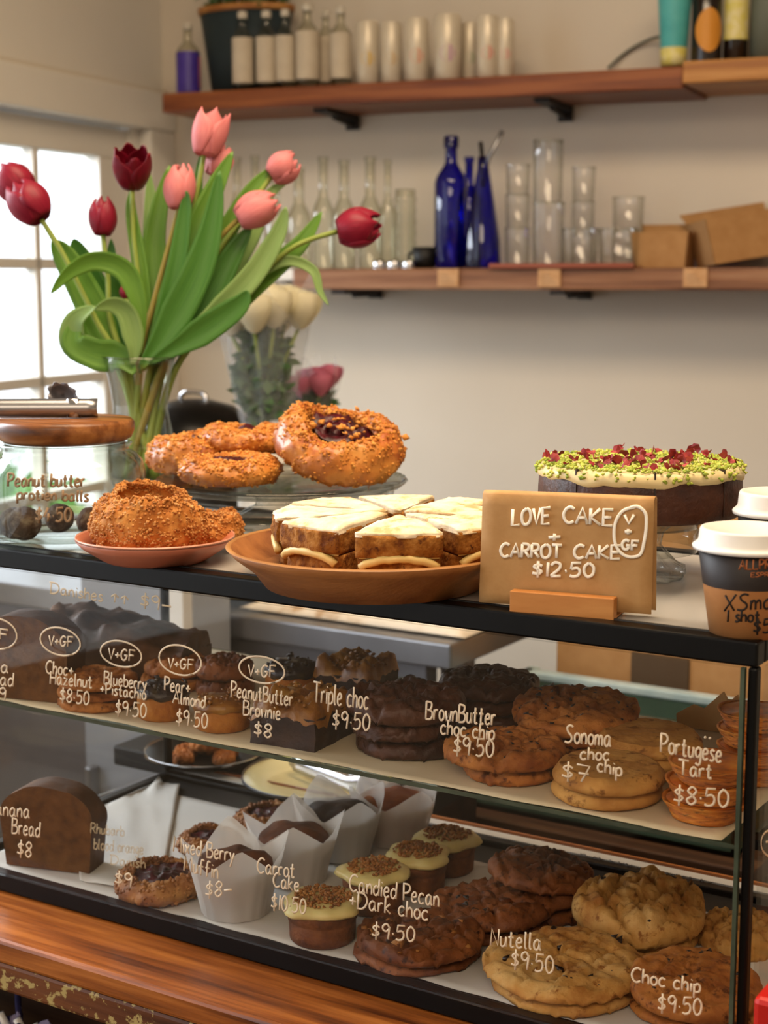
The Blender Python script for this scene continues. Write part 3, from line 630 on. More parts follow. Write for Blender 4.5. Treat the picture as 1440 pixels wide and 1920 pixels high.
def carton(name, label, pts, z, hpx, m):
    t = thing(name, label, 'box', wseat(pts[0], .11, z), pts[2]); k = wppm(t.location); w = pts[1] / k / 2; h = hpx / k
    g = G()
    def wall_(x0, y0, x1, y1):
        dx, dy = (x1 - x0), (y1 - y0); L_ = math.hypot(dx, dy); nx, ny = -dy / L_ * .0015, dx / L_ * .0015; f = 1.12
        g.add([(x0, y0, 0), (x1, y1, 0), (x1 * f, y1 * f, h), (x0 * f, y0 * f, h), (x0 + nx, y0 + ny, 0), (x1 + nx, y1 + ny, 0), (x1 * f + nx, y1 * f + ny, h), (x0 * f + nx, y0 * f + ny, h)],
              [(0, 1, 2, 3), (7, 6, 5, 4), (3, 2, 6, 7), (0, 4, 5, 1), (1, 5, 6, 2), (4, 0, 3, 7)])
    d = w * .8
    wall_(-w, -d, w, -d); wall_(w, -d, w, d); wall_(w, d, -w, d); wall_(-w, d, -w, -d); g.box((-w, -d, 0), (w, d, .0015))
    g.out('box_walls', m, t, smooth=False)
    f = G(); f.add([(-w * 1.12, d * 1.12, h), (w * 1.12, d * 1.12, h), (w * 1.2, d * 1.5, h * 1.25), (-w * 1.2, d * 1.5, h * 1.25)], [(0, 1, 2, 3)]); f.out('box_flap', m, t, smooth=False)
    return t
carton('cardboard_box', 'small open cardboard box beside the tumblers', (1250, 96, WA), zl1, 66, M['card'])
t = carton('cardboard_box', 'larger tilted open cardboard box at the shelf end', (1398, 140, WA + R(24)), zl1 + .014, 84, M['card']); t.rotation_euler = (R(-3), R(-9), WA + R(28))
# ---------------------------------------------------------------- things behind the cabinet
# steel bench
eb = hz(705, 1190, 1.02); yb0 = eb.y
bxr = hy(985, 1262, 1.90).x - .05
bench = thing('steel_bench', 'grey steel kitchen bench behind the cabinet', 'bench', (0, 0, 0))
box('bench_top', (-2.30, yb0, .985), (bxr, yb0 + .62, 1.02), M['steel'], bench, bev=.003)
box('bench_front', (-2.28, yb0 + .02, .12), (bxr - .05, yb0 + .05, .984), M['steeldull'], bench)
for x in (-2.27, -1.62, bxr - .05):
    for y in (yb0 + .06, yb0 + .56): box('leg', (x, y, 0), (x + .035, y + .035, .984), M['steel'], bench)
box('bench_shelf', (-2.28, yb0 + .05, .5), (bxr - .03, yb0 + .6, .52), M['steel'], bench)
# crumpled paper and bowls on the bench
def crumple(name, label, cat, c, sx, sy, h, m, seed, rz=0):
    g = G(); n = 18; V = []; F = []
    for i in range(n + 1):
        for j in range(n + 1):
            u = i / n * 2 - 1; v = j / n * 2 - 1; e = max(0, 1 - max(abs(u), abs(v)) ** 4)
            V.append((u * sx, v * sy, .003 + e * h * (.5 + .9 * abs(nz((u * 2, v * 2, 0), 1.4, seed)) + .4 * nz((u * 5, v * 5, 0), 1, seed))))
    for i in range(n):
        for j in range(n): a = i * (n + 1) + j; F.append((a, a + n + 1, a + n + 2, a + 1))
    g.add(V, F); o = g.out(name, m, None, c, (0, 0, rz), True)
    b = o.modifiers.new('thickness', 'SOLIDIFY'); b.thickness = .001
    return tag(o, label, cat)
p = hz(760, 1165, 1.02); crumple('baking_paper', 'crumpled white baking paper on the steel bench', 'paper', (p.x - .06, p.y + .10, 1.0205), .19, .16, .035, M['paperc'], 3)
p = hz(930, 1190, 1.02); crumple('tea_towel', 'pale crumpled tea towel on the end of the steel bench', 'towel', (bxr - .07, p.y + .05, 1.0205), .05, .07, .04, M['paleblue'], 5)
p = hz(428, 1120, 1.02)
t = thing('cream_platter', 'cream oval platter on the steel bench', 'platter', (p.x, p.y + .07, 1.0205)); G().lathe([(0, 0), (.09, 0), (.15, .018), (.145, .021), (.09, .006), (0, .005)], 36).out('platter_dish', M['cream'], t); G().lathe([(.145, .0205), (.152, .019), (.149, .0235)], 36).out('platter_rim', M['cream'], t)
p = hz(365, 840, 1.02)
t = thing('black_helmet_lid', 'shiny black domed pan lid on the bench behind the tulip vase', 'lid', onray(364, 822, 2.7))
G().lathe([(.105, 0), (.11, .008), (.10, .03), (.07, .055), (.03, .066), (0, .068)], 36).out('dome', M['black'], t); G().tube(catmull([(-.03, 0, .062), (-.02, 0, .078), (.02, 0, .078), (.03, 0, .062)], 5), .004, 8).out('handle', M['chrome'], t)
lidp = t.location.copy()
# a stand for it: metal stock pot
t = thing('stock_pot', 'steel stock pot under the black domed lid', 'pot', (lidp.x, lidp.y, 1.0205)); hh = lidp.z - 1.0215
G().lathe([(0, 0), (.09, 0), (.1, .01), (.1, hh), (.096, hh), (.094, .012), (0, .01)], 32).out('pot_body', M['blackm'], t)
for s_ in (-1, 1): G().tube(catmull([(s_ * .1, -.03, hh * .8), (s_ * .13, -.03, hh * .8), (s_ * .13, .03, hh * .8), (s_ * .1, .03, hh * .8)], 4), .006, 6).out('handle', M['blackm'], t)
# bouquets
def bouquet(label, px, top, bot, wpx, d, mpet, n, seed, group, wfoot=.45):
    p0 = onray(px, bot, d); k = FPX / d; h = (bot - top) / k; w = wpx / k
    t = thing('wrapped_bouquet', label, 'bouquet', p0, 0, group); rnd = random.Random(seed)
    leafcloud('foliage', M['foliage'], (0, 0, h * .38), (w * .26, w * .26, h * .36), 700, .024, seed, t)
    for i in range(n):
        a = i * 2.4; rr = w * .46 * math.sqrt((i + .3) / n); c = Vector((rr * math.cos(a), rr * math.sin(a), h * (.80 + .10 * (1 - rr / (w * .4))) + rnd.uniform(-.01, .01)))
        g = G(); R0 = w * .235
        for j in range(12):
            ang = j * 2.4; ro = R0 * (.3 + .7 * j / 12); V = []; F = []
            for u in range(5):
                for v in range(5):
                    th = ang + (v - 2) * .42; q = u / 4
                    rr2 = ro * (.35 + .75 * math.sin(q * 1.9)) ; V.append(c + Vector((rr2 * math.cos(th), rr2 * math.sin(th), (q - .4) * R0 * 1.7 * (1.05 - .25 * j / 12))))
            for u in range(4):
                for v in range(4): b = u * 5 + v; F.append((b, b + 1, b + 6, b + 5))
            g.add(V, F)
        g.out('bloom', mpet, t)
        G().tube([c - Vector((0, 0, R0 * .5)), Vector((c.x * .4, c.y * .4, h * .4)), Vector((c.x * .2, c.y * .2, .01))], .003, 6).out('stem', M['stem'], t)
    def cone(v):
        a = math.atan2(v.y, v.x); q = 1 + .12 * math.sin(a * 5 + seed) + .05 * math.sin(a * 11); return Vector((v.x * q, v.y * q, v.z + (v.z / h) ** 3 * .03 * math.sin(a * 4)))
    G().lathe([(w * .5 * (wfoot + (1 - wfoot) * (i / 10) ** .9), h * i / 10) for i in range(11)], 48, cone).out('cellophane_wrap', M['cello'], t)
    return t
ped = bouquet('bunch of white roses in clear cellophane behind the tulips', 495, 552, 800, 178, 2.35, M['rose'], 11, 5, None)
ped2 = bouquet('small bunch of pink flowers in clear cellophane beside the white roses', 583, 702, 800, 110, 2.45, M['rosepink'], 6, 9, None, .5)
for o_, lb, hgt in ((ped, 'white bucket under the white roses', .2), (ped2, 'low white pot under the pink flowers', .2)):
    zz = o_.location.z; t = thing('flower_bucket', lb, 'bucket', (o_.location.x, o_.location.y, 1.0205)); hb = max(.02, zz - 1.0215)
    G().lathe([(0, 0), (.035, 0), (.045, hb), (.042, hb), (.033, .006), (0, .005)], 28).out('bucket_body', M['white'], t); G().lathe([(.045, hb - .004), (.048, hb), (.045, hb + .003)], 28).out('bucket_rim', M['white'], t)
yfr = 1.66
f0, f1, f2 = hy(150, 1200, yfr).x, hy(306, 1200, yfr).x, hy(346, 1200, yfr).x; zfr = hy(250, 1070, yfr).z
t = thing('partition_panel', 'blue-grey partition with a white edge post behind the banana bread loaf', 'partition', (0, 0, 0))
box('panel_body', (f0, yfr + .02, 0), (f2, yfr + .105, zfr), M['fridge'], t, bev=.003); box('face_panel', (f0 + .004, yfr, .10), (f1 - .003, yfr + .0195, zfr - .01), M['fridge'], t, bev=.003)
box('edge_post', (f1, yfr - .002, .03), (f2, yfr + .0195, zfr - .002), M['wallw'], t, bev=.002); box('handle', (f0 + .02, yfr - .02, .5), (f0 + .032, yfr - .001, .8), M['steel'], t, bev=.002)
# carton with hand hole and green tub seen through the cabinet
ptub = hz(1180, 1330, 1.02); ytub = 1.62
def hyz(px, py, y): return hy(px, py, y)
a0 = hy(985, 1262, ytub + .28); a1 = hy(1440, 1330, ytub + .28)
zr_ = hy(1200, 1288, ytub + .28).z
t = thing('green_tub', 'dark green plastic tub with a pale blue rim behind the cookies', 'tub', (0, 0, 0))
x0, x1 = a0.x, a1.x + .06
g = G().box((x0, ytub, zr_ - .10), (x1, ytub + .006, zr_ - .006)).box((x0, ytub + .28, zr_ - .10), (x1, ytub + .286, zr_ - .006)).box((x0, ytub, zr_ - .1), (x1, ytub + .286, zr_ - .094)).box((x0, ytub, zr_ - .1), (x0 + .006, ytub + .286, zr_ - .006)).box((x1 - .006, ytub, zr_ - .1), (x1, ytub + .286, zr_ - .006))
g.out('tub_wall', M['green'], t, smooth=False)
g = G().box((x0 - .008, ytub - .012, zr_ - .012), (x1 + .008, ytub + .008, zr_)).box((x0 - .008, ytub + .278, zr_ - .012), (x1 + .008, ytub + .298, zr_)).box((x0 - .008, ytub, zr_ - .012), (x0 + .01, ytub + .31, zr_)).box((x1 - .01, ytub, zr_ - .012), (x1 + .008, ytub + .31, zr_)).out('tub_rim', M['paleblue'], t, smooth=False, bev=.003)
zt0 = zr_ - .1005
t = thing('side_trolley', 'dark timber trolley carrying the green tub', 'trolley', (0, 0, 0))
box('trolley_top', (x0 - .03, ytub - .03, zt0 - .02), (x1 + .03, ytub + .33, zt0), M['darkwood'], t, bev=.002)
pm = hy(905, 1560, 1.60); pd_ = hy(1248, 1560, 1.60)
box('front_panel', (x0 - .03, ytub - .01, .1), (hy(1248, 1560, ytub - .01).x, ytub + .01, zt0 - .0205), M['mauve'], t)
box('door', (hy(1252, 1560, ytub - .01).x, ytub - .014, .1), (x1 + .03, ytub + .01, zt0 - .0205), M['darkwood'], t)
for x in (x0 - .03, x1 - .01):
    for y in (ytub + .02, ytub + .26): box('leg', (x, y, 0), (x + .04, y + .04, zt0 - .0205), M['darkwood'], t)
b0 = hy(1040, 1240, 1.98); b1 = hy(1460, 1240, 1.98); bt = hy(1200, 1120, 1.98).z
t = thing('carton', 'large plain carton with a shade-coloured patch for its hand hole standing behind the green tub', 'box', (0, 0, 0))
zcb = .935
box('carton_body', (b0.x, 1.985, zcb), (b1.x + .25, 2.26, 1.18), M['card'], t, bev=.002)
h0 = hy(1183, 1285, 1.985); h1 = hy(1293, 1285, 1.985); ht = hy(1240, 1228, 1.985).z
G().box((h0.x, 1.981, h0.z - .02), (h1.x, 1.986, ht)).out('hand_hole_shade', mat('hole_shadow_board', '#4b3a28', rough=.9), t, smooth=False, bev=.004)  # solid dark patch, its colour stands in for shade inside the hole
t = thing('stool', 'low timber stool under the large carton', 'stool', (0, 0, 0)); box('stool_top', (b0.x - .01, 1.975, zcb - .03), (b1.x + .26, 2.27, zcb - .0005), M['darkwood'], t)
for x in (b0.x, b1.x + .2):
    for y in (1.99, 2.22): box('leg', (x, y, 0), (x + .04, y + .04, zcb - .0305), M['darkwood'], t)
# ================================================================ COUNTER
ct = thing('timber_counter', 'varnished orange-brown timber counter with a worn, paint-flecked edge', 'counter', (0, 0, 0))
ye = hz(0, 1762, ZB).y; ye2 = hz(480, 1908, ZB).y; ye = (ye + ye2) / 2
zfb = hy(0, 1862, ye).z
zfb = max(zfb, ZB - .06)
def plank(name, x0, x1, y0, y1, z0, z1, m):
    o = box(name, (x0, y0, z0), (x1, y1, z1), m, ct, bev=.0035); return o
plank('counter_plank', -2.0, .35, ye, YF + .06, ZB - .022, ZB - .0005, M['counter'])
plank('counter_plank', XL, .35, YF + .062, YB + .02, ZB - .022, ZB - .0005, M['counter'])
plank('edge_board', -2.0, .35, ye + .003, ye + .03, zfb, ZB - .0225, M['counterf'])
box('counter_front', (-2.0, ye + .10, 0), (.35, ye + .12, ZB - .023), M['darkwood'], ct)
box('counter_back', (XL, YB - .02, 0), (.35, YB, ZB - .023), M['darkwood'], ct)
g = G(); n = 44   # knitted fringe in the corner
t = thing('checked_bag', 'blue and white checked fabric bag hanging below the counter edge', 'bag', (0, 0, 0))
pb = hy(28, 1910, ye + .055)
V = []; F = []
for i in range(n + 1):
    u = i / n; x = pb.x - .12 + .17 * u
    for j in range(8):
        V.append((x, ye + .055 + .010 * math.sin(u * 30) * (1 - j * .1), pb.z + .003 * math.sin(i * 1.5) - j * .02))
for i in range(n):
    for j in range(7): a = i * 8 + j; F.append((a, a + 1, a + 9, a + 8))
g.add(V, F); o = g.out('bag_panel', M['cloth'], t); b = o.modifiers.new('thickness', 'SOLIDIFY'); b.thickness = .002
g = G()
for i in range(9):
    u = i / 8; g.tube([(pb.x - .12 + .17 * u, ye + .05, pb.z + .004), (pb.x - .115 + .17 * u, ye + .052, pb.z - .006), (pb.x - .12 + .17 * u, ye + .054, pb.z - .02)], .004, 6)
g.out('bag_trim', M['white'], t)
G().tube(catmull([(pb.x - .1, ye + .06, pb.z), (pb.x - .09, ye + .07, ZB - .04), (pb.x - .02, ye + .07, ZB - .04), (pb.x, ye + .06, pb.z)], 5), .003, 6).out('handle', M['cloth'], t)
# ================================================================ CABINET
cab = thing('display_cabinet', 'black-framed glass display cabinet full of baked goods, prices handwritten on its front pane', 'cabinet', (0, 0, 0))
BW = .016
def bar(name, a, b, m=None): return box(name, a, b, m or M['black'], cab, bev=.0018)
bar('frame_bar', (XL, YF, ZBAR), (XR, YF + BW, ZT + .001)); bar('frame_bar', (XL, YB - BW, ZBAR), (XR, YB, ZT + .001))
bar('frame_bar', (XR - BW, YF + BW + .0005, ZBAR), (XR, YB - BW - .0005, ZT + .003)); bar('frame_bar', (XL, YF + BW + .0005, ZBAR), (XL + BW, YB - BW - .0005, ZT + .001))
bar('base_bar', (XL, YF, ZB), (XR, YF + .012, .9575)); bar('base_bar', (XL, YB - .012, ZB), (XR, YB, .958))
bar('base_bar', (XR - .012, YF + .0125, ZB), (XR, YB - .0125, .958)); bar('base_bar', (XL, YF + .0125, ZB), (XL + .012, YB - .0125, .958))
for (x, y) in ((XR - .0065, YF + .0005), (XR - .0065, YB - .0105), (XL, YF + .0005), (XL, YB - .0105)):
    bar('post', (x, y, .9582), (x + .0065, y + .010, ZBAR - .0003))
bar('top_panel', (XL + BW + .0005, YF + BW + .0005, ZT - .007), (XR - BW - .0005, YB - BW - .0005, ZT - .0005), M['top'])
bar('trim_strip', (XL + .001, YF + BW + .0002, ZT - .0005), (XR - BW, YF + BW + .0035, ZT + .0016), M['blackm'])
bar('tray', (XL + .0125, YF + .0125, ZB + .001), (XR - .0125, YB - .0125, ZTR - .0025), M['blackm'])
pf = box('front_glass', (XL + .002, YF - .0045, .9577), (XR - .0098, YF - .0005, ZBAR + .0), M['pane'], cab)
box('glass_edge', (XR - .0097, YF - .0046, .9577), (XR - .0068, YF - .0004, ZBAR), M['gedge'], cab)
box('side_glass', (XR - .0005 + .001, YF + .014, .959), (XR + .004, YB - .014, ZBAR - .001), M['pane'], cab)
box('side_glass', (XL - .004, YF + .014, .959), (XL - .0005, YB - .014, ZBAR - .001), M['pane'], cab)
box('glass_shelf', (XL + .004, YF + .004, ZS - .0048), (XR - .009, YB - .05, ZS - .0015), M['gshelf'], cab, bev=.001)
box('shelf_edge', (XL + .004, YF + .0030, ZS - .0048), (XR - .009, YF + .0039, ZS - .0016), M['gedge'], cab)
for x in (XL + .001, XR - .0155):
    for y in (YF + .03, YB - .08): box('shelf_clip', (x + .001, y, ZS - .013), (x + .014, y + .016, ZS - .0052), M['black'], cab, bev=.001)
# white ledge strip with scribbles behind the tray
box('ledge', (XL + .02, YB + .001, .952), (XR - .005, YB + .014, .9585), M['paperw'], cab)
box('ledge_lip', (XL + .02, YB + .0145, .950), (XR - .005, YB + .018, .961), M['counter'], cab)
def sheet(name, x0, x1, y0, y1, z, m, amp, seed, sag=0, parent=None, label=None, nx=90, curl=None):
    V = []; F = []; ny = 24
    for i in range(nx + 1):
        for j in range(ny + 1):
            x = x0 + (x1 - x0) * i / nx; y = y0 + (y1 - y0) * j / ny
            if j == 0: y += .004 * nz((x, 0, 0), 18, seed)
            dz = amp * (nz((x, y, 0), 14, seed) + .5)
            if curl: dz += curl(i / nx, j / ny)
            V.append((x, y, z + max(.0, dz)))
    for i in range(nx):
        for j in range(ny): a = i * (ny + 1) + j; F.append((a, a + ny + 1, a + ny + 2, a + 1))
    o = pd(name, V, F, m, parent); md = o.modifiers.new('thickness', 'SOLIDIFY'); md.thickness = .0004; md.offset = 1
    return o
o = sheet('paper_liner', XL + .03, XR - .022, YF + .004, YB - .06, ZS - .0012, M['paper'], .0008, 2); tag(o, 'tan baking paper lining the upper glass shelf', 'paper')
def curl(u, v):   # the sheet lifts into a peak at its far end
    k = max(0, 1 - abs(u - .10) / .085); return .075 * k * k * max(0, v - .55) ** 1.0 / .45
o = sheet('paper_liner', XL + .02, XR - .03, YF + .018, YB - .058, ZTR - .0022, M['paperw'], .0012, 6, nx=160); tag(o, 'white baking paper lining the cabinet floor', 'paper')
# curled-up end of a sheet behind the banana bread slice
V = []; F = []; nx, ny = 26, 18
A = [(128, 1580), (340, 1470)]
for i in range(nx + 1):
    for j in range(ny + 1):
        u = i / nx; v = j / ny
        pa = hz(150 + 150 * u, 1650 + 30 * u, ZTR + .001); pb_ = hy(128 + 210 * u, 1560 - 110 * min(1, u * 1.25) + (max(0, u - .78) * 260), 1.262 + .02 * u)
        q = pa.lerp(pb_, v); q.z -= .016 * math.sin(v * PI) * (1 - .2 * u); q.z = max(q.z, ZTR + .0012); q.x = max(q.x, XL + .018); q.z += .002 * nz((u * 3, v * 3, 0), 2, 3) + (.0018 * nz((u * 40, 0, 0), 1, 1) if j == ny else 0)
        V.append(q)
for i in range(nx):
    for j in range(ny): a = i * (ny + 1) + j; F.append((a, a + ny + 1, a + ny + 2, a + 1))
o = pd('curled_paper', V, F, M['paperw']); tag(o, 'white baking paper curling up beside the banana bread slice', 'paper'); md = o.modifiers.new('thickness', 'SOLIDIFY'); md.thickness = .0004
g = G(); rs = random.Random(4)
lw_ = lambda x, y: hz(x, y, .9588)
for i in range(15):
    x = 1090 + i * 17 + rs.uniform(-3, 3); y = 1535 + (x - 800) * .2155 + 5
    P = [lw_(x + q * 2.5, y + q * .5 + rs.uniform(-2.6, 2.6)) for q in range(5)]
    g.tube(catmull(P, 3), .0006, 5, flat=Vector((0, 0, 1)))
g.out('ledge_scribble', M['inkd'], cab, label='black scribbled writing along the white ledge')
# ---------------------------------------------------------------- writing on the front pane
gy = YF - .0052
gp = lambda x, y: hy(x, y, gy)
NY = Vector((0, -1, 0))
def glasswrite(lines, label, ovals=(), m=None, w=.00085):
    lines = [(a, b, c, d, e, f * (.78 if a[0] != 'T' or len(a) < 6 else .9)) for (a, b, c, d, e, f) in lines]
    write(lines, gp, NY, w, m or M['ink'], pf, 'writing', label, ovals)
glasswrite([('Danishes', 95, 1112, 192, 1128, 26), ('^^', 208, 1128, 240, 1134, 22), ('$9-', 263, 1137, 320, 1148, 32)], 'tan handwriting Danishes with two arrows and a price', m=M['inkf'])
glasswrite([('na', -12, 1260, 15, 1262, 30), ('ead', -12, 1284, 24, 1287, 32), ('9', -2, 1312, 10, 1314, 30), ('F', 0, 1198, 14, 1200, 24)], 'white handwriting cut by the frame, bread price', [(-6, 1188, 36, 30, .1)])
glasswrite([('V+GF', 91, 1210, 136, 1213, 24), ('Choc+', 86, 1262, 137, 1268, 30), ('Hazelnut', 94, 1282, 172, 1290, 30), ('$8.50', 112, 1315, 166, 1322, 32)], 'white handwriting choc and hazelnut with a circled V+GF', [(113, 1203, 36, 27, .12)])
glasswrite([('V+GF', 203, 1235, 252, 1240, 26), ('Blueberry', 195, 1282, 274, 1294, 30), ('+Pistachio', 188, 1300, 273, 1312, 26), ('$9.50', 216, 1340, 273, 1346, 34)], 'white handwriting blueberry and pistachio with a circled V+GF', [(227, 1226, 37, 25, .12)])
glasswrite([('V+GF', 315, 1252, 362, 1256, 24), ('Pear+', 308, 1294, 356, 1302, 32), ('Almond', 324, 1318, 384, 1328, 30), ('$9.50', 330, 1358, 388, 1366, 36)], 'white handwriting pear and almond with a circled V+GF', [(338, 1238, 38, 29, .12)])
glasswrite([('V+GF', 465, 1268, 516, 1270, 28), ('PeanutButter', 433, 1306, 548, 1324, 36), ('Brownie', 456, 1340, 525, 1350, 34), ('$8', 476, 1378, 508, 1384, 32)], 'white handwriting peanut butter brownie with a circled V+GF', [(491, 1256, 41, 26, .1)])
glasswrite([('Triple choc', 587, 1316, 690, 1330, 42), ('$9.50', 623, 1364, 692, 1370, 40)], 'white handwriting triple choc and its price')
glasswrite([('BrownButter', 798, 1348, 928, 1360, 42), ('choc chip', 826, 1376, 926, 1388, 36), ('$9.50', 850, 1414, 924, 1420, 42)], 'white handwriting brown butter choc chip and its price')
glasswrite([('Sonoma', 1060, 1392, 1145, 1400, 42), ('choc', 1088, 1424, 1142, 1426, 30), ('$7', 1053, 1460, 1104, 1468, 40), ('chip', 1120, 1446, 1165, 1456, 32)], 'white handwriting above the flat cookies and their price')
glasswrite([('Portugese', 1238, 1410, 1352, 1430, 44), ('Tart', 1272, 1452, 1334, 1460, 36), ('$8.50', 1263, 1506, 1364, 1514, 42), ('"', 1320, 1392, 1332, 1394, 14)], 'white handwriting Portuguese tart and its price')
glasswrite([('anana', -8, 1528, 55, 1534, 34), ('Bread', 22, 1562, 74, 1570, 36), ('$8', 32, 1604, 58, 1608, 36)], 'white handwriting banana bread and its price')
glasswrite([('Rhubarb', 170, 1562, 232, 1568, 24), ('blood orange', 176, 1592, 268, 1602, 26), ('Danish', 208, 1620, 272, 1628, 22)], 'almost rubbed-off tan handwriting over the white paper', m=sheer('rubbed_marker', '#cdb68e', .3, trans=.1))
glasswrite([('$9', 215, 1658, 246, 1664, 32)], 'white handwriting price of the berry danish', m=M['ink'])
glasswrite([('Mixed Berry', 325, 1596, 438, 1616, 36), ('Muffin', 345, 1632, 408, 1648, 36), ('$8-', 385, 1682, 434, 1680, 36)], 'white handwriting mixed berry muffin and its price')
glasswrite([('Carrot', 482, 1636, 552, 1646, 36), ('Cake', 512, 1662, 560, 1672, 34), ('$10.50', 508, 1704, 572, 1714, 36)], 'white handwriting carrot cake and its price')
glasswrite([('Candied Pecan', 655, 1670, 822, 1700, 40), ('+Dark choc', 655, 1700, 802, 1726, 38), ('$9.50', 697, 1758, 776, 1766, 36)], 'white handwriting candied pecan and dark choc with its price')
glasswrite([('Nutella', 920, 1772, 1014, 1782, 40), ('$9.50', 958, 1814, 1036, 1826, 42)], 'white handwriting above the pale nut cookie and its price')
glasswrite([('Choc chip', 1184, 1840, 1312, 1862, 34), ('$9.50', 1233, 1896, 1314, 1904, 40)], 'white handwriting choc chip and its price')
write([('.', 1433, 1590, 1440, 1590, 30)], lambda x, y: hit(x, y, (XR + .0045, 0, 0), (1, 0, 0)), Vector((1, 0, 0)), .0008, M['ink'], cab, 'writing', 'white marker curve on the side glass', [(1446, 1582, 18, 26, 0)])
# ================================================================ BAKED GOODS
def back_of_glass(c, r):
    need = YF + .004 + r * 1.10 - c.y
    return c + HF * (need / HF.y) if need > 0 else c
def crackfn(r, h, seed, amp, crack, edge):
    def f(v):
        rho = math.hypot(v.x, v.y) / r; a = math.atan2(v.y, v.x)
        q = 1 + edge * noise.noise(Vector((math.cos(a) * 1.6 + seed, math.sin(a) * 1.6, seed * .3))) + edge * .3 * noise.noise(Vector((math.cos(a) * 5 + seed, math.sin(a) * 5, 3)))
        x, y, z = v.x * q, v.y * q, v.z
        if z > h * .3:
            n_ = noise.noise(Vector((x / r * 2.2 + seed, y / r * 2.2, seed))) * amp + noise.noise(Vector((x / r * 7 + seed, y / r * 7, seed))) * amp * .7 + noise.noise(Vector((x / r * 17 + seed, y / r * 17, seed))) * amp * .3
            d, _p = noise.voronoi(Vector((x / r * 2.3 + seed * 1.3, y / r * 2.3 + .25 * noise.noise(Vector((x / r * 6, y / r * 6, seed))), seed)))
            c = max(0, 1 - (d[1] - d[0]) / .13)
            z += (n_ - crack * c) * h
        else: z += h * .06 * noise.noise(Vector((x / r * 5, y / r * 5, seed)))
        return Vector((x, y, max(z, 0)))
    return f
def cookie(name, label, cat, c, r, h, m, seed, group=None, chips=0, chipm=None, tilt=(0, 0), dome=1., amp=.22, crack=.34, edge=.07, chipsize=.075, chipname='chocolate_chips', side=None, face=0, roll=0):
    ro = (Matrix.Rotation(R(face), 3, _R) @ Matrix.Rotation(R(roll), 3, HF) @ Euler((tilt[0], tilt[1], seed * 1.7)).to_matrix()).to_euler()
    t = thing(name, label, cat, c, tuple(ro), group)
    prof = [(0, 0), (.5 * r, 0), (.84 * r, 0), (.94 * r, .05 * h), (.985 * r, .16 * h), (1. * r, .32 * h), (.995 * r, .5 * h), (.965 * r, .66 * h), (.93 * r, .74 * h)]
    for i in range(1, 23):
        q = .93 * (1 - i / 22.); prof.append((max(q * r, 0), h * (.76 + .24 * dome * (1 - q ** 2.2) + (.24 * (1 - dome) * min(1, (1 - q) * 12)))))
    f = crackfn(r, h, seed, amp, crack, edge)
    G().lathe(prof, 84, f).out('cookie_body', m, t)
    if chips:
        rnd = random.Random(seed * 11 + 1); P = []
        for _ in range(chips):
            a = rnd.uniform(0, 6.28); q = math.sqrt(rnd.random()) * .9
            z = h * (.76 + .24 * dome * (1 - q ** 2.2) + .24 * (1 - dome)); P.append(f(Vector((q * r * math.cos(a), q * r * math.sin(a), z))) - Vector((0, 0, chipsize * r * .25)))
        crumbs(P, chipsize * r * .5, chipsize * r * 1.3, seed, .5).out(chipname, chipm or M['choc'], t, kind='stuff')
    return t
def pxr(px0, px1, p): return (px1 - px0) / ppm(p) / 2
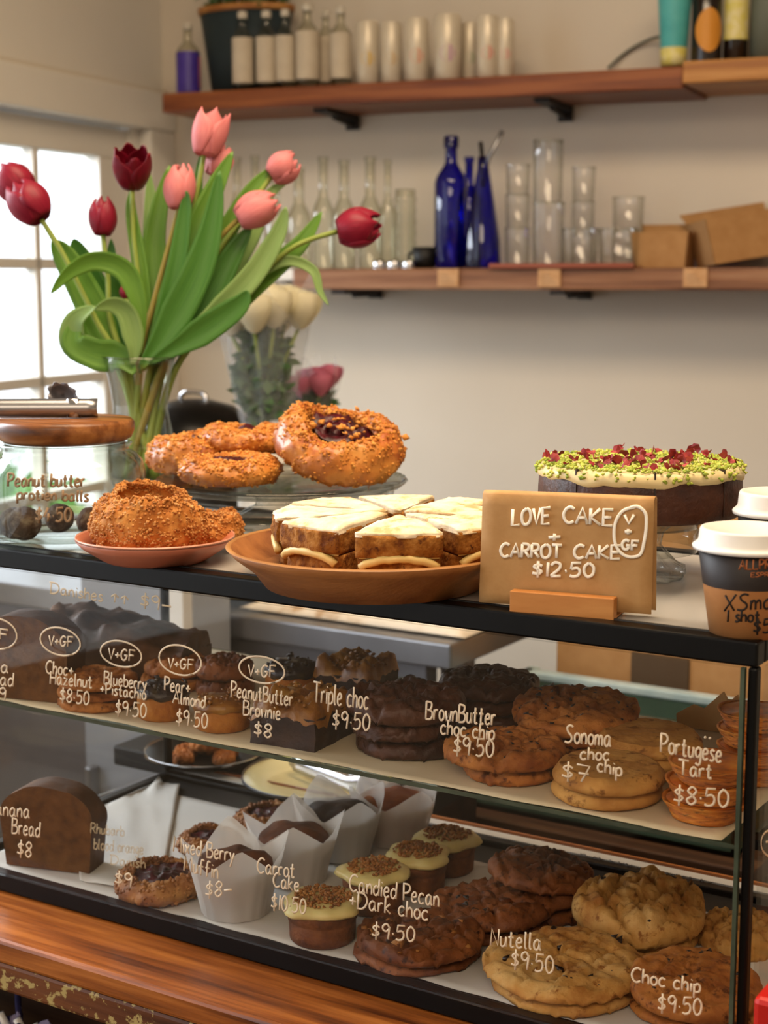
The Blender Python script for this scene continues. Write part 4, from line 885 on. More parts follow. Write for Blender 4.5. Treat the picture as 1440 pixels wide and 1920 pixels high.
def bun(name, label, c, r, h, seed, group, jam=False, m=None, cm=None, rot=(0, 0, 0), ncr=420, hole=.5, cat='pastry', jamchunks=0, csz=.001, jz=.42, side=.16):
    m = m or M['bun']; cm = cm or M['crumb']
    t = thing(name, label, cat, c, rot, group)
    prof = [(0, .02 * h), (.55 * r, 0), (.8 * r, .02 * h), (.94 * r, .16 * h), (r, .38 * h), (.98 * r, .58 * h), (.92 * r, .76 * h), (.83 * r, .90 * h), (.72 * r, .98 * h), (.62 * r, .97 * h), (hole * r * 1.08, .86 * h), (hole * r * .98, .66 * h), (hole * .85 * r, .50 * h), (hole * .4 * r, .42 * h), (0, .40 * h)]
    pp = []
    for a, b in zip(prof, prof[1:]): pp += [a, ((a[0] + b[0]) / 2, (a[1] + b[1]) / 2)]
    pp.append(prof[-1])
    def f(v):
        a = math.atan2(v.y, v.x); q = 1 + .07 * nz((math.cos(a), math.sin(a), 0), 1.5, seed); z = v.z
        if z > .1 * h: z += h * (.13 * nz(v, 2.2 / r, seed) + .10 * nz(v, 7 / r, seed) + .05 * nz(v, 16 / r, seed)) + h * .06 * math.sin(a * 2 + seed)
        w = .05 * r * nz(v, 6 / r, seed + 3) + .02 * r * nz(v, 15 / r, seed + 3); return Vector((v.x * q + w * math.cos(a), v.y * q + w * math.sin(a), max(0, z)))
    G().lathe(pp, 84, f).out('bun', m, t)
    rnd = random.Random(seed * 5 + 2); P = []
    for _ in range(ncr):
        a = rnd.uniform(0, 6.28); u = rnd.random() ** .75
        i = 9.5 + u * 11.5 if rnd.random() > side else rnd.uniform(4, 10); i0 = min(int(i), len(pp) - 2); fr = i - int(i)
        rr = pp[i0][0] * (1 - fr) + pp[i0 + 1][0] * fr; zz = pp[i0][1] * (1 - fr) + pp[i0 + 1][1] * fr
        P.append(f(Vector((rr * math.cos(a), rr * math.sin(a), zz))))
    crumbs(P, csz * .7, csz * 2.0, seed).out('crumb_topping', cm, t, kind='stuff')
    if jam:
        z0 = jz * h
        def fj(v):
            a = math.atan2(v.y, v.x); return Vector((v.x * (1 + .1 * math.sin(a * 3 + seed)), v.y * (1 + .1 * math.cos(a * 2 + seed)), v.z + .2 * h * nz(v, 5 / r, seed) + .08 * h * nz(v, 14 / r, seed)))
        G().lathe([(hole * r * 1.02 * (1 - i / 9), z0 + (.14 * h * (1 - (1 - i / 9) ** 2))) for i in range(10)], 40, fj).out('jam_filling', M['jam'], t)
        if jamchunks:
            P = [Vector((rnd.gauss(0, .3) * r, rnd.gauss(0, .3) * r, z0 + .2 * h)) for _ in range(jamchunks)]
            crumbs(P, csz * 1.5, csz * 4, seed + 1, .6).out('crumb_chunks', cm, t, kind='stuff')
    return t
# ---- bottom tray, front row
ZP = ZTR - .0008 + .0004
def stack2(px, py, w0, z, r_over=None): pass
S = ppm
# banana bread slice at the left
def slab(name, label, c, w, h, th, rz, m, mc, seed, cat='bread', tilt=0, tp=0.):
    "upright slice or loaf: rounded arch outline extruded; crust all round, crumb on the cut faces"
    t = thing(name, label, cat, c, (tilt, 0, rz)); out = []
    n = 34
    for i in range(n + 1):
        a = PI * i / n; x = math.cos(a); y = math.sin(a); x = math.copysign(abs(x) ** .95, x)
        out.append((w / 2 * x * (.92 + .08 * min(1, y * 2)), h * (.50 + .50 * y)))
    out = [(w / 2 * .84, 0)] + out + [(-w / 2 * .84, 0)]
    ny = max(2, int(th / .006)); V = []; F = []; k = len(out)
    for j in range(ny + 1):
        y = -th / 2 + th * j / ny
        for (x, z) in out:
            e = nz((x, y, z), 40, seed) * .0022 + nz((x, y, z), 110, seed) * .0010
            if z > h * .6: e += (nz((x, y, 0), 48, seed + 2) * .010 + nz((x, y, 0), 120, seed + 2) * .005) * (th > .05)
            V.append((x * (1 + e / w * 2), y, max(0, z + (e if z > .01 else 0)) * (1 - tp * (1 - j / ny) ** 1.6)))
    for j in range(ny):
        for i in range(k - 1): a = j * k + i; F.append((a, a + 1, a + k + 1, a + k))
        F.append((j * k + k - 1, j * k, (j + 1) * k, (j + 1) * k + k - 1))
    pd('crust', V, F, mc, t)
    for j in (0, ny):
        ring = [Vector(V[j * k + i]) for i in range(k)]; cc = Vector((0, ring[0].y, h * .45)); VV = []; FF = []
        for q in range(7):
            for v in ring:
                p = cc.lerp(v, 1 - q / 6 * .999); p.y += (.0010 * nz(p, 90, seed) - .0001) * (1 if q else 0); VV.append(p)
        for q in range(6):
            for i in range(k):
                i2 = (i + 1) % k; FF.append((q * k + i, q * k + i2, (q + 1) * k + i2, (q + 1) * k + i))
        pd('cut_face', VV, FF if j == 0 else [f[::-1] for f in FF], m, t)
    return t
p = hz(66, 1640, ZP)
slab('banana_bread_slice', 'thick dark slice of banana bread standing on the cabinet floor', (p.x - .004, p.y + .03, ZP), .104, .080, .030, R(14), M['loaf'], M['crust'], 3)
# berry danish tarts on the white paper
def tart(label, px, py, w, seed, z=ZP, rot=(0, 0, 0), dz=0, hfac=.42):
    c = hz(px, py, z); r = w / ppm(c) / 2; c = back_of_glass(c + HF * r * .93, r); r = w / ppm(c) / 2
    return bun('berry_tart', label, (c.x, c.y, z + dz), r, r * hfac * 1.12, seed, 'rough-edged berry tarts', True, M['tartcrust'], M['tartcrust'], rot, 500, .60, csz=.0017, jz=.80)
tart('rough-edged berry tart with a glossy dark centre, nearest the glass', 292, 1706, 178, 21)
tart('berry tart behind the front one, partly hidden by a muffin wrapper', 388, 1612, 125, 22)
tart('pale berry tart at the back beside the wrapped muffins', 498, 1568, 125, 23)
# muffins in paper wraps
def muffin(label, px, py, w, hpx, seed, m, fz=1.):
    c = hz(px, py, ZP); k = ppm(c); r0 = w * .40 / k; c = back_of_glass(c + HF * r0, w * .60 / k); k = ppm(c); r0 = w * .40 / k; r1 = w * .60 / k; h = hpx / k
    t = thing('wrapped_muffin', label, 'muffin', (c.x, c.y, ZP), 0, 'muffins in white paper wraps')
    G().lathe([(0, 0), (r0 * .93, 0), (r0 * 1.14, h * .52), (r0 * 1.10, h * .6), (r0 * .9, h * .66), (r0 * .5, h * .71), (0, h * .72)], 40, lambda v: Vector((v.x, v.y, v.z + (.07 * h * nz(v, 60, seed) if v.z > .5 * h else 0)))).out('muffin_body', m, t)
    V = []; F = []; n = 72; q = 14; rnd = random.Random(seed); off = rnd.uniform(0, 1.5)
    for j in range(q + 1):
        u = j / q
        for i in range(n):
            a = 2 * PI * i / n; tip = 1 - abs(((a * 2 / PI + off) % 1) * 2 - 1); tip = tip ** 1.1
            top = .60 + .34 * tip; z = h * top * u
            rr = r0 + (r1 - r0) * (u ** 1.1) * (.78 + .42 * tip); fold = .02 * r0 * math.sin(a * 17 + 3 * math.sin(a * 3)) * (1 - .4 * u)
            if u > .7: rr -= r0 * .12 * (1 - tip) * (u - .7) / .3
            V.append(((rr + fold) * math.cos(a), (rr + fold) * math.sin(a), z + .0006))
    for j in range(q):
        for i in range(n): i2 = (i + 1) % n; F.append((j * n + i, j * n + i2, (j + 1) * n + i2, (j + 1) * n + i))
    pd('paper_wrap', V, F, M['wrap'], t)
    return t
muffin('wrapped muffin nearest the glass, in front of the berry tarts', 432, 1750, 158, 160, 31, M['muffin'])
muffin('wrapped muffin second from the glass', 548, 1668, 150, 140, 32, M['muffin'])
muffin('wrapped muffin with a dark top, third from the glass', 634, 1620, 146, 135, 33, M['brownie'])
muffin('farthest wrapped muffin with a reddish-brown top', 738, 1592, 145, 125, 34, M['muffinb'])
# iced mini carrot cakes
def mini(label, px, py, w, hpx, seed):
    c = hz(px, py, ZP); k = ppm(c); r = w * .5 / k; c = back_of_glass(c + HF * r, r); k = ppm(c); r = w * .5 / k; h = hpx / k
    t = thing('mini_carrot_cake', label, 'cake', (c.x, c.y, ZP), seed, 'iced mini carrot cakes')
    rb = r * .92
    G().lathe([(0, 0), (rb * .9, 0), (rb * .97, .06 * h), (rb * 1.0, .48 * h), (rb * .97, .50 * h), (rb * 1.03, .54 * h), (rb * 1.04, .72 * h), (rb * .96, .78 * h), (0, .8 * h)], 44, lambda v: v * (1 + .02 * nz(v, 150, seed))).out('cake_body', M['mini'], t)
    def f(v):
        a = math.atan2(v.y, v.x); q = 1 + .07 * math.sin(a * 4 + seed) + .04 * math.sin(a * 7); return Vector((v.x * q, v.y * q, v.z + .02 * h * nz(v, 120, seed)))
    G().lathe([(rb * .8, .76 * h), (r * 1.02, .75 * h), (r * 1.10, .82 * h), (r * 1.04, .92 * h), (r * .8, .98 * h), (r * .4, 1. * h), (0, h)], 48, f).out('icing', M['yfrost'], t)
    rnd = random.Random(seed); P = []
    for _ in range(230):
        a = rnd.uniform(0, 6.28); q = rnd.random() ** .6 * .80; P.append(Vector((q * r * math.cos(a), q * r * math.sin(a), h * (1.0 + .06 * (1 - q)))))
    crumbs(P, .0012, .0028, seed).out('nut_crumble', M['nut'], t, kind='stuff')
mini('iced mini carrot cake nearest the glass, whole body showing', 602, 1786, 138, 80, 41)
mini('iced mini carrot cake second from the glass', 700, 1724, 122, 80, 42)
mini('iced mini carrot cake third from the glass', 784, 1686, 114, 74, 43)
mini('iced mini carrot cake farthest from the glass', 840, 1650, 112, 70, 44)
# cookies of the bottom tray
def ck(name, label, px, py, wpx, hpx, z, m, seed, group, **kw):
    c = hz(px, py, z); k = ppm(c); r = wpx / k / 2; c = back_of_glass(c + HF * r * .95, r); k = ppm(c); r = wpx / k / 2; h = hpx / k
    return cookie(name, label, 'cookie', (c.x, c.y, z), r, h, m, seed, group, **kw), r, h
def pile(name, labels, px, py, wpx, hs, z, m, seed, group, **kw):
    c = hz(px, py, z); k = ppm(c); r = wpx / k / 2; c = back_of_glass(c + HF * r * .95, r); k = ppm(c); r = wpx / k / 2; zz = z
    rnd = random.Random(seed)
    for i, (hp, sc_) in enumerate(hs):
        h = hp / k; last = i == len(hs) - 1; tl = (rnd.uniform(-.02, .02), rnd.uniform(-.02, .02))
        kk = dict(kw)
        if not last: kk['chips'] = kk.get('chips', 0) // 3; kk['face'] = 0; kk['roll'] = 0
        fa_ = abs(math.sin(R(kk.get('face', 0)))) * r * .5 + abs(math.sin(R(kk.get('roll', 0)))) * r * .5
        cookie(name, labels[i], 'cookie', (c.x + rnd.uniform(-.003, .003), c.y + rnd.uniform(-.003, .003), zz + fa_), r * sc_, h, m, seed + i, group, tilt=(0, 0) if i == 0 else tl, **kk)
        zz += h * .92
    return c, zz, r
gpec = 'dark pecan cookies'
pile('pecan_cookie', ['lower dark pecan cookie nearest the glass', 'upper dark pecan cookie nearest the glass, cracked with nut pieces'], 785, 1838, 232, [(24, 1), (36, 1.02)], ZP, M['pecan'], 51, gpec, chips=26, chipm=M['nut'], chipsize=.09, chipname='nut_pieces')
pile('pecan_cookie', ['lower dark pecan cookie behind the nearest pair', 'upper dark pecan cookie behind the nearest pair'], 925, 1776, 228, [(26, 1), (34, 1)], ZP, M['pecan'], 53, gpec, chips=10)
pile('pecan_cookie', ['bottom dark pecan cookie of the rear three-high pile', 'middle dark pecan cookie of the rear three-high pile', 'top dark pecan cookie of the rear three-high pile'], 1015, 1742, 192, [(32, 1), (32, 1), (36, 1.04)], ZP, M['pecan'], 56, gpec, chips=8, roll=5)
pile('pale_cookie', ['browner lower cookie under the big pale one by the glass', 'big pale flat cookie with a few dark chips, nearest the glass'], 1072, 1908, 292, [(32, .94), (34, 1.04)], ZP, M['pale'], 61, 'pale nut-spread cookies', chips=16, dome=.6, amp=.2, crack=.3, edge=.05)
pile('puffed_cookie', ['lower puffed golden cookie at the back', 'tall puffed golden cookie with a cracked crown at the back'], 1215, 1800, 250, [(28, .95), (62, 1)], ZP, M['pale'], 64, 'puffed golden cookies', chips=6, dome=1.1, crack=.35, face=4)
ck('puffed_cookie', 'puffed golden cookie half hidden behind the corner post', 1400, 1800, 150, 50, ZP, M['pale'], 67, 'puffed golden cookies', dome=1., face=8)
pile('choc_chip_cookie', ['lower choc chip cookie in the front corner', 'upper choc chip cookie leaning in the front corner'], 1330, 1945, 250, [(28, 1), (40, 1.0)], ZP, M['cookie'], 71, 'choc chip cookies in the corner', chips=22, crack=.1, face=6)
# ---- upper shelf
ZU = ZS - .0012 + .0010
q0 = hz(30, 1318, ZU)
slab('banana_bread_slice', 'thick slice of chocolate banana bread on the upper shelf at the edge of the picture', (q0.x - .008, q0.y + .028, ZU), .105, .078, .034, R(12), M['loaf'], M['crust'], 12)
q1 = hz(118, 1306, ZU)
t = slab('banana_bread_loaf', 'long crusty chocolate banana bread loaf lying along the back of the upper shelf', (q1.x - .012, q1.y + .10, ZU), .085, .063, .150, R(108), M['crust'], M['crust'], 8, tp=.35)
gch = 'choc hazelnut cookies'
pile('hazelnut_cookie', ['lowest choc hazelnut cookie beside the loaf', 'middle choc hazelnut cookie beside the loaf', 'top choc hazelnut cookie beside the loaf'], 165, 1347, 150, [(22, 1), (20, 1.03), (22, 1)], ZU, M['cookie'], 81, gch, crack=.2)
pile('hazelnut_cookie', ['lower brown cookie of the rear pair behind the small cakes', 'upper brown cookie of the rear pair behind the small cakes'], 330, 1300, 130, [(28, 1), (30, 1)], ZU, M['cookie'], 84, gch, crack=.2)
pile('hazelnut_cookie', ['lower reddish cookie behind the pear cake', 'upper reddish cookie behind the pear cake'], 415, 1312, 110, [(36, 1), (36, 1)], ZU, M['pecan'], 86, gch, crack=.2)
def smallcake(name, label, px, py, w, hpx, seed, mb, mt, ntop, group=None, topr=1., th=.3):
    c = hz(px, py, ZU); k = ppm(c); r = w * .5 / k; c = back_of_glass(c + HF * r, r); k = ppm(c); r = w * .5 / k; h = hpx / k
    t = thing(name, label, 'cake', (c.x, c.y, ZU), seed, group)
    G().lathe([(0, 0), (r * .9, 0), (r * .98, .05 * h), (r, .6 * h), (r * .94, .68 * h), (0, .7 * h)], 40, lambda v: v * (1 + .02 * nz(v, 120, seed))).out('cake_body', mb, t)
    def f(v): return Vector((v.x * (1 + .06 * nz(v, 50, seed)), v.y * (1 + .06 * nz(v, 50, seed + 1)), v.z + .1 * h * nz(v, 110, seed)))
    G().lathe([(r * .9, .62 * h), (r * 1.04 * topr, .66 * h), (r * 1.03, .8 * h), (r * .8, .93 * h), (r * .4, h), (0, h)], 44, f).out('cake_topping', mt, t)
    rnd = random.Random(seed); P = [Vector((rnd.uniform(-.8, .8) * r, rnd.uniform(-.8, .8) * r, h * rnd.uniform(.86, 1.02))) for _ in range(ntop)]
    crumbs(P, .0014, .0034, seed).out('topping_pieces', mt, t, kind='stuff')
smallcake('blueberry_cake', 'small round cake with a dark blueberry topping, front row', 300, 1356, 98, 66, 91, M['sponge'], M['blueb'], 40)
smallcake('pear_cake', 'small round cake topped with glossy almond flakes', 412, 1377, 104, 60, 92, M['sponge'], M['caramel'], 70)
smallcake('blueberry_cake', 'small blueberry-topped cake at the back behind the brownie', 545, 1322, 100, 74, 94, M['sponge'], M['blueb'], 50)
def brownie(label, px, py, sx, sy, h, rz, seed, mt=None, edge=None):
    c = hz(px, py, ZU); t = thing('brownie', label, 'brownie', (c.x, c.y, ZU), rz, 'caramel-topped brownies')
    g = G(); nx, ny = 22, 16; V = []; F = []
    def grid(fn, flip=False):
        k = len(V)
        for i in range(nx + 1):
            for j in range(ny + 1): V.append(fn(i / nx, j / ny))
        for i in range(nx):
            for j in range(ny): a = k + i * (ny + 1) + j; F.append((a, a + ny + 1, a + ny + 2, a + 1) if not flip else (a + 1, a + ny + 2, a + ny + 1, a))
    def P(x, y, z):
        v = Vector((x, y, z)); return v + Vector((1, 1, .0)) * (.0012 * nz(v, 90, seed))
    grid(lambda u, v: P(sx * u, 0, h * .72 * v)); grid(lambda u, v: P(sx, sy * u, h * .72 * v)); grid(lambda u, v: P(sx * u, sy, h * .72 * v), True); grid(lambda u, v: P(0, sy * u, h * .72 * v), True)
    pd('brownie_body', V, F, M['brownie'], t)
    V.clear(); F.clear(); mt = mt or M['caramel']
    grid(lambda u, v: Vector((sx * (u * 1.04 - .02), sy * (v * 1.04 - .02), h * (.72 + (.26 if 0 < u < 1 and 0 < v < 1 else -.04) + .22 * nz((u * sx, v * sy, 0), 95, seed) + .1 * nz((u * sx, v * sy, 0), 240, seed)))))
    pd('caramel_layer', V, F, mt, t)
    rnd = random.Random(seed); crumbs([Vector((rnd.random() * sx, rnd.random() * sy, h * rnd.uniform(.92, 1.05))) for _ in range(60)], .0015, .0038, seed).out('nut_pieces', M['caramel'], t, kind='stuff')
pb1 = hz(456, 1388, ZU)
brownie('caramel-topped peanut brownie block nearest the glass', 470, 1392, .062, .070, .037, R(4), 95)
brownie('caramel-topped brownie at the back beside the chocolate cookies', 590, 1318, .058, .05, .040, R(2), 96)
gtri = 'dark triple chocolate cookies'
pile('triple_choc_cookie', ['lowest dark chocolate cookie of the front pile', 'middle dark chocolate cookie of the front pile', 'top dark chocolate cookie of the front pile, broad and domed'], 762, 1430, 212, [(38, .98), (34, .94), (48, 1.06)], ZU, M['dark'], 101, gtri, chips=12, chipsize=.03)
pile('triple_choc_cookie', ['lowest dark chocolate cookie of the rear pile', 'middle dark chocolate cookie of the rear pile', 'top dark chocolate cookie of the rear pile, with one pale speck'], 925, 1372, 178, [(30, 1), (30, .98), (34, 1.06)], ZU, M['dark'], 105, gtri, chips=8, chipsize=.03)
gbb = 'brown butter choc chip cookies'
pile('brown_butter_cookie', ['lower brown butter cookie of the front pair', 'upper brown butter cookie of the front pair, studded with dark chips'], 962, 1476, 192, [(34, .98), (38, 1.22)], ZU, M['cookie'], 111, gbb, chips=34, chipsize=.05)
cc_, zz_, rr_ = pile('brown_butter_cookie', ['lowest brown butter cookie of the rear pile', 'middle brown butter cookie of the rear pile'], 1085, 1428, 215, [(28, 1), (26, 1)], ZU, M['cookie'], 114, gbb, chips=0)
cookie('brown_butter_cookie', 'big top brown butter cookie of the rear pile, bent and full of chips', 'cookie', (cc_.x + .002, cc_.y, zz_ + .003), rr_ * 1.12, .015, M['cookie'], 118, gbb, chips=46, chipsize=.06, tilt=(R(5), R(3)), crack=.3, amp=.22)
gso = 'flat round biscuits'
pile('flat_biscuit', ['lower flat biscuit with a sandy side, front pair', 'upper flat smooth biscuit, front pair'], 1152, 1530, 210, [(34, .99), (34, 1.0)], ZU, M['flat'], 121, gso, dome=.1, amp=.05, crack=.04, edge=.03, chips=16, chipsize=.02, chipm=M['crumbside'])
pile('flat_biscuit', ['lower flat biscuit behind the tarts', 'middle flat biscuit behind the tarts', 'upper flat biscuit behind the tarts, smooth topped'], 1240, 1470, 200, [(24, 1), (24, 1), (26, 1)], ZU, M['flat'], 124, gso, dome=.1, amp=.06, crack=.04, edge=.05)
# Portuguese tarts
def ptart(label, c, r, h, seed, tilt=(0, 0)):
    t = thing('custard_tart', label, 'tart', c, (tilt[0], tilt[1], seed), 'custard tarts in flaky shells')
    def f(v):
        a = math.atan2(v.y, v.x); rr = math.hypot(v.x, v.y); return Vector((v.x, v.y, v.z + .05 * h * math.sin(a * 3 + v.z * 400 + seed) * (rr / r)))
    G().lathe([(0, 0), (r * .72, 0), (r * .76, .04 * h), (r * .83, .3 * h), (r * .80, .34 * h), (r * .91, .6 * h), (r * .89, .64 * h), (r * .99, .92 * h), (r, h), (r * .93, h), (r * .88, .86 * h), (0, .82 * h)], 44, f).out('pastry_shell', M['pastry'], t)
    G().lathe([(r * .90 * (1 - i / 10), h * (.93 + .07 * (1 - (1 - i / 10) ** 3))) for i in range(11)], 44, lambda v: Vector((v.x, v.y, v.z + .07 * h * nz(v, 55, seed)))).out('custard', M['tarttop'], t)
c = hz(1345, 1556, ZU); k = ppm(c); r = 82 / k; c = c + HF * r * .85; r = 80 / ppm(c); hp = 37 / ppm(c)
for i in range(3):
    ptart(['lowest custard tart of the front stack', 'middle custard tart of the front stack', 'top custard tart of the front stack, deep orange'][i], (c.x + .002 * i - .004, c.y, ZU + i * hp * .98), r * (1 + .0 * i), hp * 1.0, 3 + i)
c2 = hz(1415, 1478, ZU); r2 = 70 / ppm(c2); c2 = Vector((min(c2.x, XR - .02 - r2), c2.y + .02, 0))
for i in range(4):
    ptart(['lowest custard tart of the rear stack', 'second custard tart of the rear stack', 'third custard tart of the rear stack', 'top custard tart of the rear stack'][i], (c2.x, c2.y, ZU + i * hp * .98), r2, hp, 13 + i)
# folded brown paper behind the tarts
t = thing('kraft_bag', 'torn brown paper bag folded behind the custard tarts', 'bag', (0, 0, 0)); yk = YB - .075
K = [hy(x, y, yk) for x, y in ((1268, 1400), (1268, 1338), (1298, 1322), (1318, 1330), (1355, 1298), (1362, 1312), (1400, 1318), (1410, 1400))]
zmin = ZU + .0005; V = []
for q in K: V.append(Vector((q.x, yk, max(q.z, zmin))))
V[0].z = zmin; V[-1].z = zmin; n = len(V)
g = G().add(V + [v + Vector((0, .004, 0)) for v in V], [tuple(range(n)), tuple(range(2 * n - 1, n - 1, -1))] + [(i, i + n, (i + 1) % n + n, (i + 1) % n) for i in range(n)]); g.out('bag_front', M['bagk'], t, smooth=False)
g = G().add([v + Vector((.006, .018, -.006 if v.z > zmin + .01 else 0)) for v in V] + [v + Vector((.006, .022, -.006 if v.z > zmin + .01 else 0)) for v in V], [tuple(range(n)), tuple(range(2 * n - 1, n - 1, -1))] + [(i, i + n, (i + 1) % n + n, (i + 1) % n) for i in range(n)]); g.out('bag_back', M['bagk'], t, smooth=False)
# ---- behind the tray: black board with plates
yb_ = YB + .04
t = thing('serving_board', 'black serving board behind the cabinet, carrying two plates', 'board', (0, 0, 0))
xa = hy(285, 1440, yb_).x; xb = hy(800, 1560, yb_).x
box('board_slab', (xa - .06, yb_, .932), (xb - .02, yb_ + .22, .956), M['blackm'], t, bev=.003)
box('board_foot', (xa, yb_ + .05, .0), (xb - .05, yb_ + .2, .9315), M['darkwood'], t)
c = hz(590, 1512, .957) + HF * .07
t = thing('cream_plate', 'cream plate holding a pair of steel tongs and a brush', 'plate', (c.x, c.y, .9565)); rp = .082
G().lathe([(0, 0), (rp * .6, 0), (rp, .010), (rp * .985, .012), (rp * .6, .003), (0, .0028)], 48).out('plate_dish', M['cream'], t); G().lathe([(rp * .985, .0118), (rp * 1.01, .0105), (rp, .0135)], 48).out('plate_rim', M['steel'], t)
plc = c
def tongs(name, label, A, B, w, thk, m, head=True):
    A, B = Vector(A), Vector(B); ax = (B - A).normalized(); sd_ = ax.cross(Vector((0, 0, 1))).normalized(); up = sd_.cross(ax)
    t = thing(name, label, 'tongs', A, 0); L_ = (B - A).length
    for s_ in (-1, 1):
        g = G(); V = []; F = []; n = 14
        for i in range(n + 1):
            u = i / n; off = s_ * (thk * (.35 + .9 * math.sin(u * PI * .55))); ww = w * (1 if u < .8 else 1 + 1.1 * (u - .8) / .2)
            for j in range(5):
                v = (j - 2) / 2; p = ax * (u * L_) + sd_ * off + up * (v * ww) + sd_ * (s_ * (1 - v * v) * w * .35)
                if u > .95: p += ax * (.0025 * math.cos(v * 6))
                V.append(p)
        for i in range(n):
            for j in range(4): a = i * 5 + j; F.append((a, a + 1, a + 6, a + 5))
        o = pd('tongs_arm', V, F, m, t); md = o.modifiers.new('thickness', 'SOLIDIFY'); md.thickness = .0012
    G().tube([-sd_ * thk * .6 - ax * .002, sd_ * thk * .6 - ax * .002], w * .55, 10).out('hinge', m, t)
    G().tube(catmull([ax * .03 + sd_ * thk, ax * .034 + up * w * 1.1, ax * .03 - sd_ * thk, ax * .026 - up * w * 1.1, ax * .03 + sd_ * thk], 5), .0012, 6).out('ring', m, t)
    return t
tongs('steel_tongs', 'steel tongs lying across the cream plate', (c.x - .035, c.y + .01, .9565 + .018), (c.x + .085, c.y - .02, .9565 + .020), .009, .009, M['chrome'])
c = hz(375, 1455, .957) + HF * .05
t = thing('black_dish', 'black dish of small brown cookies at the far side', 'dish', (c.x, c.y, .9565))
G().lathe([(0, 0), (.04, 0), (.068, .014), (.066, .016), (.04, .003), (0, .003)], 40).out('dish_body', M['black'], t); G().lathe([(.066, .0155), (.07, .0145), (.0685, .0175)], 40).out('dish_rim', M['chrome'], t)
for i in range(6):
    a = i * 1.05; q = .0 if i == 5 else .027
    cookie('small_cookie', 'small brown cookie heaped on top in the black dish' if i == 5 else 'small brown cookie in the ring lining the black dish', 'cookie', (c.x + q * math.cos(a), c.y + q * math.sin(a), .9605 + (.0 if i < 5 else .013)), .0135 if i < 5 else .018, .013, M['cookie'], 130 + i, 'small cookies in the black dish')
# ================================================================ ON TOP OF THE CABINET
ZO = ZT + .0002
# glass jar with timber lid
cj = hz(98, 1033, ZO); rj = 147 / ppm(cj); cj = cj + HF * rj; rj = 147 / ppm(cj); kj = ppm(cj)
t = thing('glass_jar', 'squat glass jar with a timber lid, holding protein balls', 'jar', (cj.x, cj.y, ZO)); hj = 172 / kj
prof = [(0, 0), (rj * .9, 0), (rj * .98, .04 * hj), (rj, .1 * hj), (rj, .74 * hj), (rj * .97, .84 * hj), (rj * .88, .93 * hj), (rj * .80, .97 * hj), (rj * .79, 1.0 * hj), (rj * .83, 1.02 * hj), (rj * .84, 1.05 * hj), (rj * .76, 1.06 * hj), (rj * .74, .96 * hj), (rj * .9, .82 * hj), (rj * .95, .7 * hj), (rj * .95, .1 * hj), (rj * .9, .06 * hj), (0, .05 * hj)]
G().lathe(prof, 64).out('jar_body', M['jar'], t)
zl = hj * 1.06; lr = 128 / kj
def lidf(v):
    a = math.atan2(v.y, v.x); return Vector((v.x * (1 + .012 * math.sin(a * 3)), v.y, v.z))
G().lathe([(0, zl + .0005), (lr * .86, zl + .0005), (lr * .95, zl + .004), (lr, zl + .011), (lr * 1.0, zl + .018), (lr * .96, zl + .021), (0, zl + .021)], 56, lidf).out('timber_lid', M['acacia'], t)
zlid = ZO + zl + .0215
cyl = lambda C0, rr: (lambda px, py: _cyl(px, py, C0, rr))
def _cyl(px, py, C0, rr):
    v = ray(px, py); o = CAM - Vector((C0[0], C0[1], 0)); a = v.x ** 2 + v.y ** 2; b = 2 * (v.x * o.x + v.y * o.y); c_ = o.x ** 2 + o.y ** 2 - rr * rr
    D = max(0, b * b - 4 * a * c_); s = (-b - math.sqrt(D)) / (2 * a); return CAM + v * s
def cone(C0, rf, eps):
    def f(px, py):
        rr = rf(.05) + eps
        for _ in range(6): p = _cyl(px, py, C0, rr); rr = rf(max(0, p.z - ZO)) + eps
        return p
    return f
def cylwrite(lines, C0, rr, m, parent, label, w=.0008, ovals=()):
    o = write(lines, rr if callable(rr) else cyl(C0, rr), -HF, w, m, None, 'writing', label, ovals); o.parent = parent
    o.matrix_parent_inverse = Matrix.Translation(-parent.location) if parent.rotation_euler.z == 0 else (Matrix.Translation(parent.location) @ parent.rotation_euler.to_matrix().to_4x4()).inverted()
    return o
cylwrite([('Peanut butter', 14, 912, 158, 912, 24), ('protien balls', 32, 936, 165, 940, 20), ('$4.50', 66, 978, 132, 978, 26)], cj, rj + .0006, M['inkb'], t, 'tan handwriting naming the protein balls', .0011)
for (px, py, w) in ((43, 1000, 64), (172, 992, 56), (112, 985, 55), (-20, 1002, 60)):
    c = hz(px, py, ZO + .012); r = w / 2 / ppm(c); q = c - cj; q.z = 0
    if q.length > rj * .95 - r * 1.05: q = q.normalized() * (rj * .95 - r * 1.05)
    i = int(px)
    o = G().lathe([(r * math.sin(a * PI / 14), -r * math.cos(a * PI / 14)) for a in range(15)], 28, lambda v: v * (1 + .05 * nz(v, 160, i % 7))).out('protein_ball', M['ball'], None, (cj.x + q.x, cj.y + q.y, ZO + .0008 + hj * .05 + r * 1.02))
    tag(o, {43: 'rough brown ball resting against the front of the jar', 172: 'rough brown ball at the side of the jar nearest the pink plate', 112: 'rough brown ball deep inside the jar', -20: 'rough brown ball at the edge of the picture inside the jar'}[px], 'snack', 'protein balls in the jar')
pa = onray(184, 781, depth(cj) - .01)
A = Vector((pa.x, pa.y, zlid + .0088)); qb = onray(98, 738, depth(cj) + .035); ql = onray(-60, 775, depth(cj) - .015)
tg = thing('steel_tongs', 'steel tongs resting on the timber jar lid with a scalloped head raised', 'tongs', A)
DT = depth(cj) + .02
tp_ = lambda px, py, d=0.: onray(px, py, DT + d) - A
V = []; F = []; cx_, cy_ = 118, 742
